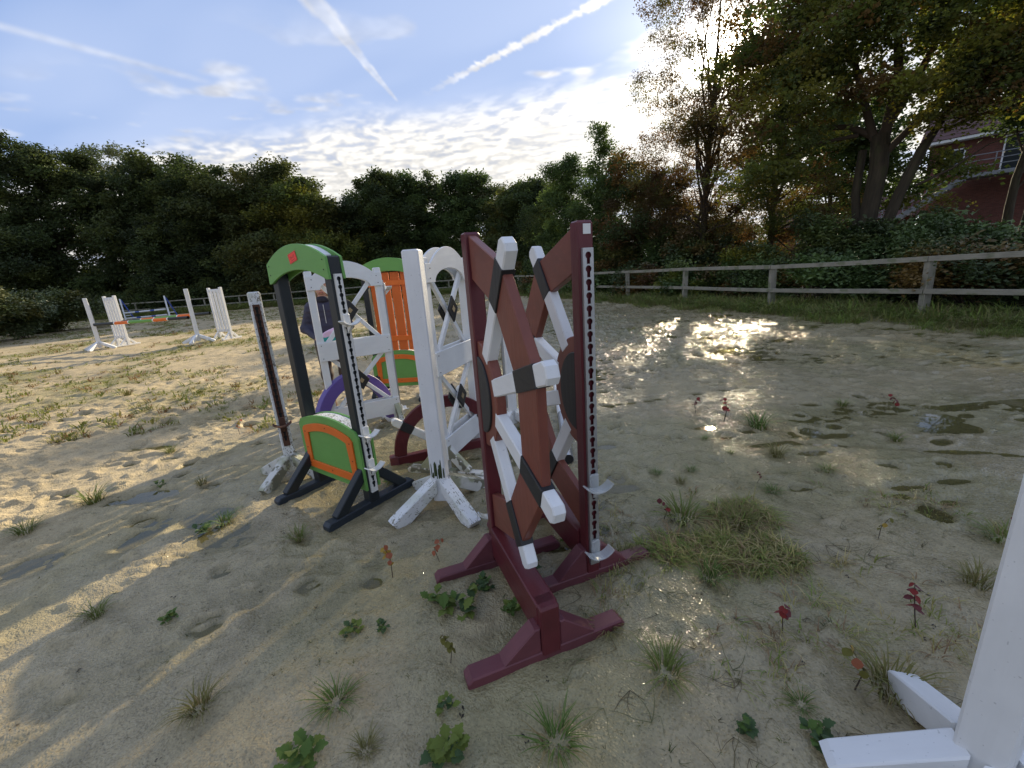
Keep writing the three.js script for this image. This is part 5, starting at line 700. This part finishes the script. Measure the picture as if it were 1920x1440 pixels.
{ // sprouts and fallen bits on the near sand
  const r = rng(1631), s = []; for (let i = 0; i < 15000; i++) { const z = -0.8 - 7.5 * Math.pow(r(), 1.4), x = -4.5 + 10.5 * r(); if (fbm(x * 1.3, z * 1.3, 3, 1633) < 0.50 - 0.10 * sstep(-1, 1, x) || Math.abs(x) > 1 - z) continue; s.push([x, groundHeight(x, z) - 0.003, z, 0.14 + 0.46 * r() * r() * r(), r() * 6, r()]); }
  carpet('sprouts', 'tiny green sprouts dotted over the near sand', 'weeds', bladeGeometry(1639, 7, 0.05, 0.03, 1.5, 0.006), gw, s, [[0.11, 0.135, 0.035], [0.08, 0.10, 0.035], [0.14, 0.15, 0.045], [0.07, 0.06, 0.03]]);
  const d = []; for (let i = 0; i < 230; i++) { const z = -0.8 - 4.5 * Math.pow(r(), 1.2), x = -3.5 + 7.5 * r(); d.push([x, groundHeight(x, z) + 0.001, z, 0.25 + 0.8 * r() * r(), r() * 6, r()]); }
  carpet('litter', 'dark rotten leaves and twig bits lying on the near sand', 'litter', (() => { const q = rng(1641), p = []; for (let i = 0; i < 3; i++) { const x = (q() - 0.5) * 0.03, z = (q() - 0.5) * 0.03, a = q() * 6, L = 0.012 + 0.018 * q(), w = 0.004 + 0.004 * q(); p.push(x, 0.002, z, x + Math.cos(a) * L * 0.5 - Math.sin(a) * w, 0.006, z + Math.sin(a) * L * 0.5 + Math.cos(a) * w, x + Math.cos(a) * L, 0.002, z + Math.sin(a) * L, x, 0.002, z, x + Math.cos(a) * L, 0.002, z + Math.sin(a) * L, x + Math.cos(a) * L * 0.5 + Math.sin(a) * w, 0.004, z + Math.sin(a) * L * 0.5 - Math.cos(a) * w); } const g = new THREE.BufferGeometry(); g.setAttribute('position', new THREE.Float32BufferAttribute(p, 3)); g.computeVertexNormals(); return g; })(), new THREE.MeshStandardMaterial({ color: 0xffffff, roughness: 0.8, side: THREE.DoubleSide }), d, [[0.03, 0.022, 0.016], [0.05, 0.035, 0.02], [0.02, 0.018, 0.018]]);
}
{ // thin creeping runners over the sand round the grass patch
  const r = rng(1671), s = [], q = rng(1673); for (let i = 0; i < 230; i++) { const x = 0.2 + 2.4 * r(), z = -0.85 - 1.9 * r(); if (fbm(x * 1.6, z * 1.6, 3, 1677) < 0.42) continue; s.push([x, groundHeight(x, z) + 0.001, z, 0.3 + 0.6 * r(), r() * 6, r()]); }
  const line = []; for (let k = 0; k < 3; k++) { const p = []; let a = q() * 6, x = 0, z = 0; for (let i = 0; i < 6; i++) { p.push(V(x, 0.003 + 0.004 * q(), z)); a += (q() - 0.5) * 0.7; x += Math.cos(a) * 0.035; z += Math.sin(a) * 0.035; } line.push(tube(p, p.map((_, i) => 0.0016 * (1 - i * 0.12)), 4)); }
  carpet('runners', 'thin dark runners creeping over the sand round the grass patch', 'weeds', merge(line), new THREE.MeshStandardMaterial({ color: 0xffffff, roughness: 0.85 }), s, [[0.08, 0.06, 0.03], [0.12, 0.10, 0.045], [0.10, 0.11, 0.04]]);
}
{ // rough grass along the foot of the right-hand fence and of the far fence
  const r = rng(1651), s = []; for (let i = 0; i < 9000; i++) { const k = -3 + 12.5 * r(), off = -1.15 + 1.9 * r(); if (off < -0.75 && fbm(k * 3, off * 3, 2, 1653) < 0.5) continue; const x = FX + FVX * k + off * -FVZ / FL, z = FZ + FVZ * k + off * FVX / FL; s.push([x, groundHeight(x, z) - 0.02, z, (0.75 + 0.9 * r()) * (off < -0.6 ? 0.6 : 1), r() * 6, r()]); }
  for (let i = 0; i < 6000; i++) { const x = 1 - 54 * r(), z = -39.0 - 2.2 * r(); s.push([x, groundHeight(x, z), z, 1.2 + 1.4 * r(), r() * 6, r()]); }
  carpet('verge_grass', 'rough grass along the foot of the fences', 'grass', bladeGeometry(1657, 16, 0.26, 0.10, 1.1, 0.010), gw, s, [[0.19, 0.26, 0.05], [0.16, 0.22, 0.045], [0.26, 0.28, 0.08], [0.30, 0.27, 0.11]]);
}

renderer.render(scene, camera);
